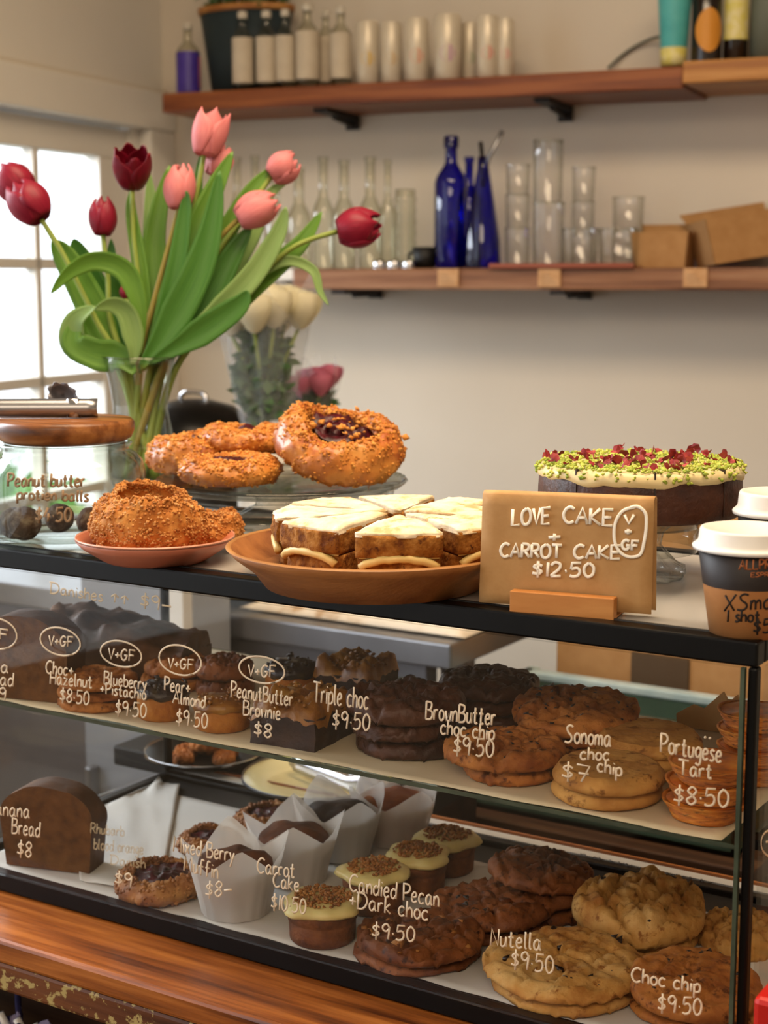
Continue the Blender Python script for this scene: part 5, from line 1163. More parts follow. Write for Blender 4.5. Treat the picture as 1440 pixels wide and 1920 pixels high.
for q in range(5):
    for a in range(28):
        an = 2 * PI * a / 28; rr = q / 4 * (1 + (.10 * math.cos(an * 9) if q == 4 else 0)); u = rr * math.cos(an) * 34; v = rr * math.sin(an) * 22
        V.append(tp_(cx_ + u * .62 - v * .78, cy_ + u * .78 * .75 + v * .62, .012 * (1 - rr * rr)))
for q in range(4):
    for a in range(28): a2 = (a + 1) % 28; F.append((q * 28 + a, q * 28 + a2, (q + 1) * 28 + a2, (q + 1) * 28 + a))
o = pd('tongs_head', V, F, M['steeldull'], tg); md = o.modifiers.new('thickness', 'SOLIDIFY'); md.thickness = .001
V = []; F = []
for i in range(11):
    u = i / 10
    for j in range(5):
        v = (j - 2) / 2; V.append(tp_(130 + 52 * u, 756 + 22 * u + v * (8 - 2 * u), -.02 * u - .003 * (1 - v * v)))
for i in range(10):
    for j in range(4): a = i * 5 + j; F.append((a, a + 5, a + 6, a + 1))
o = pd('tongs_arm', V, F, M['chrome'], tg); md = o.modifiers.new('thickness', 'SOLIDIFY'); md.thickness = .0012
g = G(); V = []; F = []; e1 = Vector((ql.x, ql.y, A.z)) - A; pn = e1.cross(Vector((0, 0, 1))).normalized()
for i in range(13):
    for j in range(7):
        v = (j - 3) / 3; V.append(e1 * (i / 12) + Vector((0, 0, v * .0078)) - pn * (.006 * (1 - v * v)))
for i in range(12):
    for j in range(6): a = i * 7 + j; F.append((a, a + 7, a + 8, a + 1))
o = pd('tongs_handle', V, F, M['steel'], tg); md = o.modifiers.new('thickness', 'SOLIDIFY'); md.thickness = .0014
G().tube([e1.normalized() * .022 + Vector((0, 0, -.0085)) + pn * .001, e1.normalized() * .022 + Vector((0, 0, .0085)) + pn * .001], .0075, 14).out('hinge_sleeve', M['chrome'], tg)
# pink plate with two crumb danishes
cp = hz(277, 1068, ZO); rp = 148 / ppm(cp); cp = cp + HF * rp * .72; rp = 148 / ppm(cp)
t = thing('pink_plate', 'shallow terracotta-pink plate under two crumbed buns', 'plate', (cp.x, cp.y, ZO))
G().lathe([(0, 0), (rp * .62, 0), (rp * .68, .002), (rp * .93, .013), (rp, .0185), (rp * .985, .0205), (rp * .92, .016), (rp * .66, .0045), (0, .004)], 64).out('plate_dish', M['pink'], t)
G().lathe([(rp * .985, .0203), (rp * 1.004, .0195), (rp * .998, .0218), (rp * .985, .0203)], 64).out('plate_rim', mat('pale_pink_rim', '#c78a72', rough=.35), t)
c = hz(266, 1034, ZO + .012) ; r = 107 / ppm(c); c = c + HF * r * .8; r = 106 / ppm(c)
bun('crumb_bun', 'large crumb-crusted bun with a hollow centre on the pink plate', (c.x - .002, c.y, ZO + .0085), r, r * .98, 5, 'crumbed buns on the pink plate', False, M['bunp'], M['crumbp'], (R(7), R(4), 1.0), 4200, .62, csz=.0012, side=.5)
c2 = hz(386, 1030, ZO + .008); r = 62 / ppm(c2); c2 = c2 + HF * r
bun('crumb_bun', 'smaller sugar-crusted bun tucked behind the large one on the pink plate', (c2.x - .008, c2.y + .012, ZO + .008), r * 1.05, r * .9, 6, 'crumbed buns on the pink plate', False, M['bunp'], M['crumbp'], (R(4), 0, 0), 1500, .3, csz=.0011, side=.5)
# glass cake stand with four berry danishes
cs = hz(478, 996, ZO); cs = cs + HF * .045; ks = ppm(cs); zs = ZO + 66 / ks
cs2 = onray(528, 903, depth(cs)); cs = Vector((cs2.x, cs2.y, 0)); zs = cs2.z
t = thing('glass_cake_stand', 'pressed-glass footed cake stand carrying the berry danishes', 'cake stand', (cs.x, cs.y, ZO)); hs_ = zs - ZO; rs_ = 236 / ks
def flute(amp, n):
    def f(v):
        a = math.atan2(v.y, v.x); q = 1 + amp * math.cos(a * n); return Vector((v.x * q, v.y * q, v.z))
    return f
G().lathe([(0, 0), (.055, 0), (.058, .003), (.056, .007), (.040, .012), (.026, hs_ * .45), (.024, hs_ * .6), (.034, hs_ * .78), (.0, hs_ * .8)], 72, flute(.03, 18)).out('foot', M['stand'], t)
G().lathe([(0, hs_ * .80), (rs_ * .5, hs_ * .80), (rs_ * .94, hs_ - .004), (rs_, hs_ + .0015), (rs_ * .99, hs_ + .004), (rs_ * .93, hs_ + .0005), (rs_ * .5, hs_ - .003), (0, hs_ - .003)], 96, flute(.006, 36)).out('plate', M['stand'], t)
G().lathe([(rs_ * .86, hs_ * .55), (rs_ * .88, hs_ * .52), (rs_ * .9, hs_ * .85), (rs_ * .88, hs_ * .86)], 72).out('skirt', M['stand'], t)
zd = zs + .0005
gd = 'berry danishes on the glass stand'
def dan(label, px, py, w, hh, seed, z=zd, rot=(0, 0, 0), dd=0., chunks=0, hole=.40, **kw):
    c = hz(px, py, zd); r = w / 2 / ppm(c); c = c + HF * r * .9; k = ppm(c); r = w / 2 / k
    return bun('berry_danish', label, (c.x, c.y, z), r, hh / k, seed, gd, True, M['bun'], M['crumb'], rot, 1700, hole, csz=.0013, jamchunks=chunks, jz=.80, **kw)
dan('berry danish at the vase side of the stand with dark jam showing', 352, 893, 172, 66, 11)
dan('berry danish in front on the stand, thickly crumbed', 425, 916, 195, 50, 12)
dan('berry danish at the back resting on the others', 458, 893, 175, 50, 13, z=zd + .020, rot=(R(-3), 0, 0))
dan('largest berry danish, tipped up to show its crumbly purple centre', 625, 914, 250, 84, 14, z=zd + .017, rot=(R(17), R(11), YAW), chunks=45, hole=.5)
# timber bowl with cut carrot cake
cb_ = hz(700, 1131, ZO); kb = ppm(cb_); rb = 272 / kb; rf = .075; cb_ = cb_ + HF * rf; kb = ppm(cb_); rb = 276 / kb
t = thing('timber_bowl', 'shallow carved timber bowl holding the sliced carrot cake', 'bowl', (cb_.x, cb_.y, ZO))
cr = onray(700, 1019, depth(cb_)); hb = cr.z - ZO
G().lathe([(0, 0), (rf, 0), (rf * 1.15, .001), (rb * .82, hb * .42), (rb * .95, hb * .78), (rb, hb * .98), (rb * .99, hb * 1.02), (rb * .965, hb), (rb * .90, hb * .72), (rb * .78, hb * .50), (rf * 1.15, .0165), (0, .016)], 72).out('bowl_body', M['bowlwood'], t)
G().lathe([(rb * .963, hb * .995), (rb * .985, hb * 1.035), (rb * 1.002, hb * .99)], 72).out('bowl_rim', mat('bowl_rim_wood', ['#8a5a2c', '#a8753e'], rough=.45, scale=20), t)
# slices: apex towards the cake centre
kc = ppm((cb_.x, cb_.y, 1.29)); zc0 = ZO + .0170
rc = 226 / kc; cc = onray(746, 959, depth(cb_) + .010); hcake = cc.z - zc0
def wedge(label, a0, a1, shift, seed, dz=0):
    am = (a0 + a1) / 2; g = (a1 - a0)
    t = thing('cake_slice', label, 'cake', (cc.x + math.cos(am) * shift, cc.y + math.sin(am) * shift, zc0 + dz), 0, 'slices of the sugar-dusted carrot cake')
    def solid(name, m, z0, z1, rr, n=14, bulge=0., inset=0., seedo=0, nzr=.0022, top=False):
        V = []; F = []; nr = 10; nzs = 7; aa0 = a0 + .012 + inset / rr; aa1 = a1 - .012 - inset / rr
        # boundary outline: apex -> along side a0 -> arc -> back along side a1
        out = []
        for i in range(nr): q = .06 + .94 * i / nr; out.append((q * rr, aa0))
        for i in range(n + 1): out.append((rr * (1.0), aa0 + (aa1 - aa0) * i / n))
        for i in range(nr - 1, -1, -1): q = .06 + .94 * i / nr; out.append((q * rr, aa1))
        K = len(out)
        for k_ in range(nzs + 1):
            zz = z0 + (z1 - z0) * k_ / nzs; bl = bulge * math.sin(PI * k_ / nzs)
            for (r_, a_) in out:
                s = 1.0
                if top and k_ >= nzs - 1: s = .985 if k_ == nzs - 1 else .955
                x = math.cos(a_) * r_ * s; y = math.sin(a_) * r_ * s; v = Vector((x, y, zz)); e = nzr * nz(v, 90, seed + seedo) + nzr * .6 * nz(v, 260, seed)
                if r_ > rr * .9: e += bl
                dz_ = 0 if not (top and k_ == nzs) else .004 * nz((x, y, 0), 28, seed)
                V.append((x + math.cos(am if r_ < rr * .95 else a_) * e, y + math.sin(am if r_ < rr * .95 else a_) * e, zz + dz_))
            if k_: 
                for i in range(K): i2 = (i + 1) % K; F.append(((k_ - 1) * K + i, (k_ - 1) * K + i2, k_ * K + i2, k_ * K + i))
        # cap the top with shrinking rings
        cx = sum(V[nzs * K + i][0] for i in range(K)) / K; cy = sum(V[nzs * K + i][1] for i in range(K)) / K; base = nzs * K
        for q in range(1, 7):
            u = q / 6.001
            for i in range(K):
                v = V[nzs * K + i]; x = v[0] + (cx - v[0]) * u; y = v[1] + (cy - v[1]) * u
                V.append((x, y, z1 + (.0012 if top else 0) + (.0035 * nz((x, y, 0), 40, seed) + .0012 * nz((x, y, 0), 150, seed) if top else 0)))
            for i in range(K): i2 = (i + 1) % K; F.append((base + i, base + i2, base + K + i2, base + K + i))
            base += K
        F.append(tuple(range(K - 1, -1, -1)))
        return pd(name, V, F, m, t)
    h = hcake
    solid('lower_layer', M['cake'], 0, h * .46, rc * .955)
    o = solid('upper_layer', M['cake'], h * .49, h * .93, rc, top=False, seedo=3, bulge=.001)
    solid('sugar_top', M['sugar'], h * .885, h, rc * .998, seedo=5, nzr=.0036, top=True)
    # cream: a lip sagging along the outer arc
    g_ = G(); P = []
    for i in range(17):
        u = i / 16; a_ = a0 + .05 + (a1 - a0 - .1) * u; P.append((math.cos(a_) * rc * .99, math.sin(a_) * rc * .99, h * (.29 + .19 * math.sin(PI * u) ** .6) + .001 * nz((u * 9, seed, 0), 1)))
    g_.tube(P, .0032, 8)
    V = []; F = []
    for i in range(17):
        u = i / 16; a_ = a0 + .03 + (a1 - a0 - .06) * u
        for q in (.2, .97): V += [(math.cos(a_) * rc * q, math.sin(a_) * rc * q, h * .455), (math.cos(a_) * rc * q, math.sin(a_) * rc * q, h * .495)]
    for i in range(16):
        b = i * 4; F += [(b, b + 4, b + 6, b + 2), (b + 1, b + 3, b + 7, b + 5), (b + 2, b + 6, b + 7, b + 3)]
    g_.add(V, F); g_.out('cream_filling', M['custard'], t)
fa = math.atan2(-HF.y, -HF.x)        # direction towards the viewer
wl_ = ['slice of carrot cake facing the viewer, pulled slightly forward', 'carrot cake slice beside the front one, by the paper sign', 'carrot cake slice half hidden by the paper sign', 'carrot cake slice at the back by the paper sign', 'narrow-looking carrot cake slice straight at the back', 'carrot cake slice at the back beside the danish stand', 'carrot cake slice on the danish side with a folded sugar edge', 'carrot cake slice beside the front one, on the pink plate side']
for i in range(8):
    am = fa + i * PI / 4; wedge(wl_[i], am - PI / 8 + .035, am + PI / 8 - .035, [.011, .005, .004, .006, .002, .007, .004, .006][i], 200 + i, 0 if i else -.0)
# paper sign in a timber block
sa = R(10); SN = Vector((math.sin(sa), -math.cos(sa), 0)); ST = Vector((math.cos(sa), math.sin(sa), 0))
sb = hz(1060, 1150, ZO)
hs = lambda x, y, o_=0.: hit(x, y, sb + SN * o_, SN)
t = thing('paper_sign', 'folded brown paper sign lettered in white, standing in a timber block', 'sign', (0, 0, 0))
TL, TR_, BR, BL = hs(905, 926), hs(1227, 938), hs(1221, 1152), hs(898, 1129)
zbm = ZO + .0015
V = []; F = []; n = 12
def sg(u, v, o_):
    a = BL.lerp(BR, u); b = TL.lerp(TR_, u); p = a.lerp(b, v); return p - SN * o_
prof = [(v / 10, 0) for v in range(11)] + [(1.02, .002), (1.03, .005), (1.02, .008)] + [(v / 10, .010 + .006 * (1 - v / 10)) for v in range(10, -1, -1)]
for i in range(n + 1):
    for (v, o_) in prof:
        u = i / n; p = sg(u, v, o_ + .0012 * math.sin(u * 5) * v); p.z = max(p.z, zbm); V.append(p)
K = len(prof)
for i in range(n):
    for j in range(K - 1): a = i * K + j; F.append((a, a + K, a + K + 1, a + 1))
o = pd('folded_paper', V, F, M['kraft'], t); md = o.modifiers.new('thickness', 'SOLIDIFY'); md.thickness = .0005; paper_o = o
sgw = lambda x, y: hs(x, y, .0022)
write([('LOVE', 960, 985, 1030, 982, 30), ('CAKE', 1056, 980, 1148, 986, 30), ('+', 1028, 1018, 1050, 1017, 26), ('CARROT', 938, 1044, 1052, 1047, 25), ('CAKE', 1076, 1047, 1162, 1048, 25), ('$12.50', 998, 1080, 1112, 1082, 26), ('V', 1170, 982, 1188, 982, 17), ('+', 1171, 1005, 1184, 1005, 20), ('GF', 1166, 1030, 1197, 1033, 18)], sgw, SN, .00115, M['inks'], t, 'writing', 'white handwriting naming two cakes and their price', [])
P = [sgw(x, y) for x, y in ((1190, 951), (1168, 958), (1154, 980), (1152, 1010), (1160, 1032), (1178, 1044), (1200, 1040), (1208, 1015), (1212, 985), (1210, 962), (1196, 950), (1182, 952))]
G().tube(catmull(P, 5), .0012, 6, flat=SN).out('writing_ring', M['inks'], t)
f0, f1 = hit(955, 1155, sb + SN * .012, SN), hit(1150, 1172, sb + SN * .012, SN)
f0.z = f1.z = ZO
hbk = hit(955, 1108, sb + SN * .012, SN).z - ZO
m4 = Matrix.Translation(f0) @ Matrix.Rotation(sa, 4, 'Z'); L_ = (f1 - f0).length
g = G().box((0, 0, 0), (L_, .010, hbk), m4).box((0, .0265, 0), (L_, .036, hbk), m4).box((0, .0102, 0), (L_, .0263, .0012), m4)
g.out('timber_block', M['block'], t, smooth=False, bev=.0008)
# love cake on its stand
cl = hz(1209, 1096, ZO) + HF * .037
cpt = onray(1209, 957, depth(cl)); hl_ = cpt.z - ZO; kl = ppm(cl)
t = thing('glass_cake_stand', 'low clear glass cake stand under the chocolate cake', 'cake stand', (cl.x, cl.y, ZO))
rl = 112 / kl * 1.0
G().lathe([(0, 0), (.036, 0), (.038, .003), (.037, .010), (.030, .013), (.018, hl_ * .5), (.020, hl_ * .7), (.028, hl_ * .84), (0, hl_ * .85)], 72, flute(.04, 12)).out('foot', M['stand'], t)
G().lathe([(0, hl_ * .85), (rl * .9, hl_ * .82), (rl, hl_ * .80), (rl * 1.005, hl_ * .97), (rl * .98, hl_), (0, hl_)], 72).out('plate', M['stand'], t)
G().lathe([(rl * .96, hl_ * .42), (rl * .98, hl_ * .42), (rl * .99, hl_ * .8), (rl * .97, hl_ * .8)], 72).out('skirt', M['stand'], t)
LC = t.location.copy(); kk = ppm(LC + Vector((0, 0, .06)))
rcl = 189 / kk; hcl = 92 / kk
LC = Vector((LC.x, LC.y, ZO + hl_ + .0004))
t = thing('chocolate_cake', 'dark round cake iced with cream, pistachios and dried rose petals', 'cake', LC)
G().lathe([(0, 0), (rcl * .97, 0), (rcl, .04 * hcl), (rcl, .2 * hcl), (rcl * 1.0, .5 * hcl), (rcl * .99, .8 * hcl), (rcl * .96, .92 * hcl), (0, .93 * hcl)], 96, lambda v: Vector((v.x * (1 + .006 * nz(v, 60, 1)), v.y * (1 + .006 * nz(v, 60, 2)), v.z))).out('cake_body', M['love'], t)
def icf(v):
    a = math.atan2(v.y, v.x); rr = math.hypot(v.x, v.y)
    d = 0
    if v.z < hcl * .93: d = -.10 * hcl * (.5 + .5 * math.sin(a * 7) * math.sin(a * 3 + 1)) - .05 * hcl * nz((math.cos(a), math.sin(a), 0), 6, 4)
    return Vector((v.x, v.y, v.z + d + .0008 * nz(v, 150, 2)))
G().lathe([(rcl * .985, .80 * hcl), (rcl * 1.012, .83 * hcl), (rcl * 1.015, .92 * hcl), (rcl * .99, .99 * hcl), (rcl * .9, 1.02 * hcl), (rcl * .5, 1.03 * hcl), (0, 1.03 * hcl)], 120, icf).out('icing', M['frost'], t)
rnd = random.Random(77); P = []
for _ in range(1500):
    a = rnd.uniform(0, 6.28); q = math.sqrt(rnd.uniform(.0, 1)) * 1.0
    z = 1.035 + .02 * rnd.random()
    if rnd.random() < .10: q = 1.02; z = rnd.uniform(.82, 1.0)
    P.append((q * rcl * math.cos(a), q * rcl * math.sin(a), z * hcl))
crumbs(P, .0011, .0026, 5).out('pistachio_crumbs', M['pist'], t, kind='stuff')
g = G()
for _ in range(85):
    a = rnd.uniform(0, 6.28); q = math.sqrt(rnd.random()) * .93; c = Vector((q * rcl * math.cos(a), q * rcl * math.sin(a), 1.06 * hcl + rnd.random() * .004)); s = rnd.uniform(.0025, .0062)
    m3 = Euler((rnd.uniform(-.9, .9), rnd.uniform(-.9, .9), rnd.uniform(0, 6))).to_matrix(); V = []
    for i in range(3):
        for j in range(3): V.append(c + m3 @ Vector(((i - 1) * s * (.6 if j != 1 else 1), (j - 1) * s * .7, s * .5 * ((i - 1) ** 2 - .4 * (j - 1) ** 2 + rnd.uniform(-.2, .2)))))
    g.add(V, [(b, b + 3, b + 4, b + 1) for b in (0, 1, 3, 4)])
g.out('rose_petals', M['petalr'], t, smooth=False, kind='stuff')
g = G()
for a_ in (fa - .02, fa + .75, fa - .8):
    G().box((rcl * .8, -.0006, hcl * .1), (rcl * 1.004, .0006, hcl * 1.036), Matrix.Rotation(a_, 4, 'Z')).out('cut_line', M['choc'], t, smooth=False)

# paper cups
def cup(label, px, pyb, wtop, htop, dd, writing=False, x=None):
    c = hz(px, pyb, ZO); k = ppm(c); rb_ = wtop * .33 / k; c = c + HF * rb_; k = ppm(c); rt = wtop * .455 / k; rb_ = wtop * .33 / k; h = htop / k
    if x: c = Vector(x)
    t = thing('takeaway_cup', label, 'cup', (c.x, c.y, ZO), 0, 'takeaway cups with white lids')
    def rz_(z): return rb_ + (rt - rb_) * z / h
    z1 = h * .56
    G().lathe([(0, .003), (rb_ * .97, .003), (rb_ * .98, 0), (rb_, .0), (rz_(z1), z1)], 56).out('cup_sleeve', M['cupkraft'], t)
    G().lathe([(rz_(z1) + .0001, z1), (rz_(h), h), (rz_(h) * .98, h)], 56).out('cup_wall', M['cupblack'], t)
    lr_ = wtop * .5 / k; q = lr_
    G().lathe([(rz_(h) * 1.0, h * .95), (q, h * .955), (q * 1.01, h * .985), (q * .98, h * 1.0), (q * .93, h * 1.02), (q * .90, h * 1.05), (q * .88, h * 1.16), (q * .86, h * 1.185), (q * .80, h * 1.19), (q * .77, h * 1.165), (0, h * 1.16)], 56).out('lid', M['white'], t)
    return t, c, rz_, h, k
t, c, rz_, h, k = cup('front takeaway cup with a kraft sleeve, copper print and a handwritten price', 1414, 1201, 206, 168, 0, True)
cylwrite([('ALLPRESS', 1386, 1068, 1480, 1066, 18)], c, cone(c, rz_, .0004), M['inkc'], t, 'copper printed lettering', .0006)
cylwrite([('ESPRESSO', 1408, 1082, 1478, 1080, 8)], c, cone(c, rz_, .0004), M['inkc'], t, 'copper printed lettering', .0004)
cylwrite([('XSmall', 1358, 1146, 1470, 1140, 30), ('1 shot', 1362, 1166, 1424, 1166, 22), ('$5', 1412, 1188, 1445, 1186, 26)], c, cone(c, rz_, .0004), M['inkd'], t, 'black handwriting of size and price', .0007)
c1 = onray(1452, 1100, 1.16); cup('takeaway cup just behind the front one, only its lid and rim showing', 0, 0, 195, 175, 0, x=(c1.x - .012, c1.y, 0)) if False else None
p2 = hz(1462, 1150, ZO)
cup('middle takeaway cup, just behind the front one', 1460, 1152, 178, 182, 0, x=(min(p2.x, XR - .03), p2.y + .03, 0))
p3 = hz(1482, 1112, ZO)
cup('rearmost takeaway cup, only a sliver of lid showing', 1482, 1112, 160, 200, 0, x=(XR - .02, YB - .03, 0))
# red gadget beyond the side glass
c = hz(1436, 1945, ZB); 
t = thing('red_holder', 'bright red plastic holder with a wire loop on the counter outside the cabinet', 'holder', (0, 0, 0))
q = hit(1462, 1900, (XR + .035, 0, 0), (1, 0, 0))
G().box((q.x - .012, q.y - .02, ZB), (q.x + .03, q.y + .03, hit(1450, 1872, (XR + .035, 0, 0), (1, 0, 0)).z)).out('holder_body', M['red'], t, smooth=False, bev=.004)
G().tube(catmull([(q.x - .015, q.y - .03, ZB + .004), (q.x - .020, q.y - .03, ZB + .018), (q.x - .008, q.y - .02, ZB + .022), (q.x - .004, q.y - .022, ZB + .004)], 5), .0012, 6).out('wire_loop', M['chrome'], t)
# ================================================================ TULIPS
cv = hz(268, 926, ZO) + HF * .032; kv = ppm(cv)
DV = depth((cv.x, cv.y, 1.30))
VZ = lambda py: onray(262, py, DV).z
t = thing('glass_vase', 'clear waisted glass vase half full of water, holding the tulips', 'vase', (cv.x, cv.y, ZO))
ax_ = onray(264, 800, DV); t.location = (ax_.x, ax_.y, ZO); VC = Vector((ax_.x, ax_.y, 0)); kv = FPX / DV
hv = VZ(668) - ZO
def vr(z):   # radius at height fraction
    T = [(0, 50), (.08, 60), (.3, 63), (.42, 60), (.62, 50), (.8, 56), (1, 67)]
    for (a, b), (c_, d) in zip(T, T[1:]):
        if a <= z <= c_: return (b + (d - b) * (z - a) / (c_ - a)) / kv
G().lathe([(0, 0), (vr(0), 0)] + [(vr(i / 20), hv * i / 20) for i in range(1, 21)] + [(vr(1) * .965, hv)] + [(vr(i / 20) * .955, hv * i / 20) for i in range(19, 1, -1)] + [(0, hv * .08)], 56).out('vase_wall', M['jar'], t)
g = G(); g.tube([Vector((vr(1) * math.cos(a * PI / 24), vr(1) * math.sin(a * PI / 24), hv)) for a in range(49)], .0011, 8, cap=False).out('vase_rim', M['bottle'], t)
G().lathe([(0, hv * .085)] + [(vr(i / 20) * .95, hv * i / 20) for i in range(2, 8)] + [(0, hv * 7 / 20)], 48).out('water', glass('water', '#f4f8ea', '#dbe4c4', refl=.4), t)
def ribbon(pts, width, m, parent, name='leaf', cup_=.25, twist=0., k=6, face=None, taper=(.12, 1)):
    P = catmull(pts, k); n = len(P); V = []; F = []; UV = []
    for i, p in enumerate(P):
        u = i / (n - 1); tdir = (P[min(i + 1, n - 1)] - P[max(i - 1, 0)]).normalized()
        view = (CAM - p).normalized() if face is None else face
        side = tdir.cross(view).normalized(); a = twist * (u - .3); nrm = side.cross(tdir).normalized()
        side = side * math.cos(a) + nrm * math.sin(a); nrm = side.cross(tdir).normalized()
        w = width * (taper[0] + (1 - taper[0]) * min(1, u * 3.)) if u < .33 else width * max(0.02, (1 - ((u - .33) / .67) ** 2.2)) ** .8
        for j in range(7):
            v = (j - 3) / 3; V.append(p + side * (v * w * .5) - nrm * (cup_ * w * (1 - v * v) * .6)); UV.append(((v + 1) / 2, u))
    for i in range(n - 1):
        for j in range(6): a = i * 7 + j; F.append((a, a + 1, a + 8, a + 7))
    loc = parent.location; V = [v - loc for v in V]
    o = pd(name, V, F, m, parent); uv = o.data.uv_layers.new(name='UVMap')
    for pl_ in o.data.polygons:
        for li in pl_.loop_indices: uv.data[li].uv = UV[o.data.loops[li].vertex_index]
    md = o.modifiers.new('thickness', 'SOLIDIFY'); md.thickness = .0006
    return o
def tulip(label, hp, hw_, hh, ang, path, m, group, leaves=(), dd=0., opened=.0, stemm=None, pitch=0., dtop=None):
    """hp: pixel of the head's base; ang: lean of the head in the picture (deg, 0 = upright, + = to the right); path: stem pixels from the vase up"""
    D1 = DV + dd; base = onray(hp[0], hp[1], D1)
    foot = VC + _R * random.uniform(-.020, .020) + HF * random.uniform(-.016, .012) + Vector((0, 0, ZO + hv * .09)); path = [q for q in path if q[1] < 790]
    t = thing('tulip', label, 'tulip', foot, 0, group)
    pts = [foot]
    nP = len(path)
    for i, (x, y) in enumerate(path):
        pts.append(onray(x, y, DV + dd * (i + 1) / (nP + 1) + (0)))
    pts.append(base); C = catmull(pts, 8)
    g = G(); g.tube([p - foot for p in C], [.0048 - .0018 * min(1, 1.6 * i / len(C)) for i in range(len(C))], 10)
    o = g.out('stem', stemm or M['stem'], t)
    ax = (_R * math.sin(R(ang)) + _U * math.cos(R(ang)) - _F * math.sin(R(pitch))).normalized()
    s1 = ax.cross(_F).normalized(); s2 = ax.cross(s1).normalized(); kk_ = FPX / D1; L_ = hh / kk_; Wd = hw_ / kk_ / 2
    rnd = random.Random(int(hp[0]))
    for layer_ in (1, 0):
        for i in range(3):
            a0 = i * 2.094 + layer_ * 1.047 + rnd.uniform(-.12, .12) + hp[0]; V = []; F = []; UV = []; nu, nv = 12, 8
            sc_ = 1. if layer_ == 0 else .93; tipf = rnd.uniform(.92, 1.04)
            for iu in range(nu + 1):
                u = iu / nu
                rad = Wd * sc_ * (math.sin(PI * (.13 + (.77 - opened * .28) * u)) ** .62)
                half = 1.18 * (.62 + .38 * math.sin(PI * min(1, u * 1.1))) * (1 if u < .6 else max(.10 if opened > .3 and opened < .6 else .34, 1 - ((u - .6) / .4) ** 2.6))
                for iv in range(nv + 1):
                    v = iv / nv * 2 - 1; a = a0 + v * half
                    rr = rad * (1 + .05 * (1 - v * v) + .03 * math.sin(v * 5 + i)) + (.0006 * layer_ * -1); zz = L_ * tipf * (u * (1 - .06 * v * v * u))
                    if opened > .45 and u > .8: rr += Wd * .08 * (u - .8) / .2
                    V.append(base - foot + ax * zz + s1 * (rr * math.cos(a)) + s2 * (rr * math.sin(a))); UV.append((iv / nv, u))
            for iu in range(nu):
                for iv in range(nv): b = iu * (nv + 1) + iv; F.append((b, b + 1, b + nv + 2, b + nv + 1))
            po = pd('petal', V, F, m, t); uv = po.data.uv_layers.new(name='UVMap')
            for pl_ in po.data.polygons:
                for li in pl_.loop_indices: uv.data[li].uv = UV[po.data.loops[li].vertex_index]
            md = po.modifiers.new('thickness', 'SOLIDIFY'); md.thickness = .0007
    if opened > .3:
        g = G()
        for i in range(6): a = i * 1.047; g.tube([base - foot + ax * L_ * .1, base - foot + ax * L_ * .55 + s1 * (math.cos(a) * Wd * .3) + s2 * (math.sin(a) * Wd * .3)], .0009, 5)
        g.tube([base - foot + ax * L_ * .05, base - foot + ax * L_ * .55], .0022, 8); g.out('stamens', M['blackm'], t)
    for (lp, w, mk, ld, tw) in leaves:
        lp = [(x if y < 690 else 262 + (x - 262) * .8, y if y < 640 else 640 + (y - 640) * .5) for x, y in lp]
        pp = [onray(x, y, DV + ld[0] + (ld[1] - ld[0]) * i / (len(lp) - 1)) for i, (x, y) in enumerate(lp)]
        ribbon(pp, w / kv, M[mk], t, 'leaf', .22, tw)
    return t
gr, gk = 'crimson tulips', 'pink tulips'
V0 = (255, 760)
tulip('crimson tulip lowest on the window side, its head overlapping another', (78, 412), 76, 86, -35, [(258, 800), (232, 700), (180, 600), (120, 480)], M['tred'], gr,
      [([(240, 760), (200, 640), (165, 560), (120, 480), (97, 452)], 62, 'leaf', (.0, -.01), .4)], dd=-.02)
tulip('crimson tulip at the picture edge, behind its overlapping neighbour', (52, 372), 74, 82, -40, [(255, 800), (222, 690), (160, 560), (95, 440)], M['tred'], gr,
      [([(236, 740), (180, 700), (140, 650), (140, 600), (178, 574)], 56, 'leafp', (-.01, -.03), .9)], dd=.02)
tulip('small upright crimson tulip in front of the glazed door', (193, 441), 52, 70, 0, [(262, 800), (238, 700), (207, 600), (202, 520)], M['tred'], gr,
      [([(245, 740), (218, 640), (178, 540), (150, 480), (138, 448)], 54, 'leafd', (.03, .02), .2), ([(250, 730), (232, 620), (212, 520), (208, 448)], 34, 'leafd', (.03, .03), .5)], dd=0)
tulip('dark crimson tulip opened towards the viewer, high on the window side', (248, 350), 70, 74, 6, [(266, 800), (262, 690), (262, 560), (250, 440)], M['tdark'], gr,
      [([(262, 740), (272, 620), (262, 500), (246, 400), (247, 352)], 30, 'leaf', (.0, .0), .4), ([(266, 720), (285, 580), (284, 440), (280, 322)], 40, 'leafp', (.03, .04), .3)], opened=.75, pitch=52)
tulip('pink tulip bud in the middle of the bunch', (334, 392), 58, 86, 3, [(250, 810), (262, 680), (290, 560), (322, 440)], M['tpink'], gk,
      [([(275, 730), (288, 580), (290, 440), (318, 310)], 50, 'leaf', (.01, .01), .3), ([(262, 760), (300, 620), (330, 500), (346, 400), (350, 358)], 36, 'leafd', (-.02, -.03), .5)], stemm=M['stemb'], dd=-.015)
tulip('topmost pink tulip with parted pointed petals', (382, 292), 66, 88, 14, [(270, 800), (285, 680), (330, 520), (365, 380)], M['tpink'], gk,
      [([(270, 750), (310, 600), (350, 480), (395, 370), (436, 284)], 56, 'leaf', (-.01, -.01), .3), ([(280, 740), (330, 560), (362, 420), (375, 292)], 34, 'leafd', (.0, .0), .3)], opened=.5)
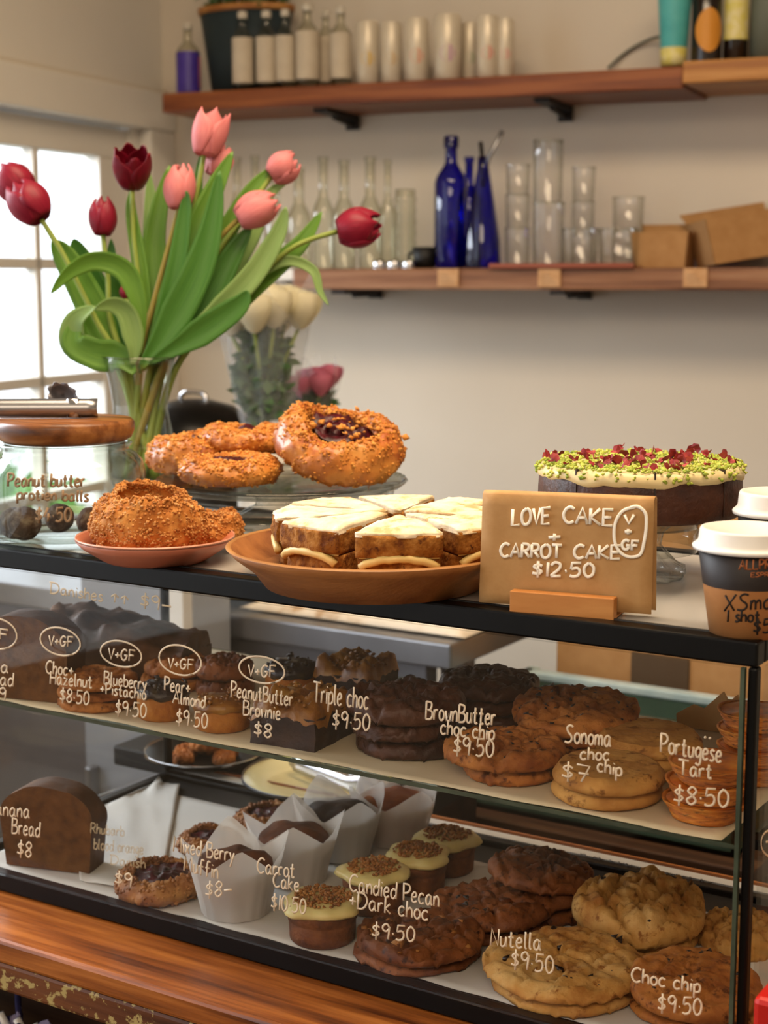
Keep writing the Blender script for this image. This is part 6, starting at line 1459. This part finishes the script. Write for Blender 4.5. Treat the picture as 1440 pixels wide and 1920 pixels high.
tulip('pink tulip partly hidden just under the topmost one', (398, 330), 50, 62, 28, [(275, 800), (300, 660), (350, 500), (385, 390)], M['tpink'], gk,
      [([(262, 745), (312, 620), (365, 520), (395, 430), (412, 320)], 60, 'leafd', (-.03, -.03), .2)], dd=.02)
tulip('upper pink tulip leaning out behind the shelf bottles', (508, 332), 60, 62, 52, [(280, 800), (310, 680), (380, 520), (460, 400)], M['tpink'], gk,
      [([(280, 740), (350, 580), (410, 460), (470, 360), (513, 312)], 42, 'leaf', (.01, .03), .3), ([(300, 700), (400, 560), (470, 450), (500, 370), (540, 340)], 30, 'leafp', (.02, .03), .3)], dd=.03)
tulip('pink tulip bud leaning outwards below the upper one', (446, 412), 66, 84, 62, [(272, 800), (300, 700), (350, 560), (400, 462)], M['tpink'], gk,
      [([(280, 735), (350, 620), (400, 540), (440, 470), (470, 425)], 52, 'leafd', (-.01, -.01), .3), ([(300, 690), (390, 600), (470, 520), (520, 440), (536, 388)], 44, 'leafp', (-.02, -.03), .4)], stemm=M['stemb'], dd=-.02)
tulip('single crimson tulip stretching far out towards the blue bottles', (632, 434), 76, 84, 80, [(285, 800), (330, 690), (440, 570), (540, 470)], M['tred'], gr,
      [([(300, 680), (390, 610), (480, 530), (560, 460), (603, 397)], 46, 'leaf', (.0, .01), .5), ([(330, 650), (450, 540), (530, 490), (585, 505), (600, 545), (616, 572)], 20, 'leafp', (.0, .0), .4), ([(285, 720), (350, 640), (410, 600), (450, 570), (464, 545)], 52, 'leafd', (-.03, -.03), .2)], dd=0)
# extra strap leaves belong to one leafy stem
tulip('short crimson bud buried low among the bent strap leaves', (236, 560), 20, 26, -10, [(258, 800), (246, 700)], M['tred'], gr,
      [([(262, 700), (262, 580), (235, 510), (180, 490), (130, 512), (96, 550)], 40, 'leaf', (-.02, -.05), .5), ([(245, 730), (252, 650), (238, 590), (210, 572), (178, 580)], 40, 'leafp', (-.03, -.05), .5), ([(250, 760), (215, 700), (160, 690), (135, 640), (150, 590)], 60, 'leaf', (-.03, -.02), .6)], dd=.0)
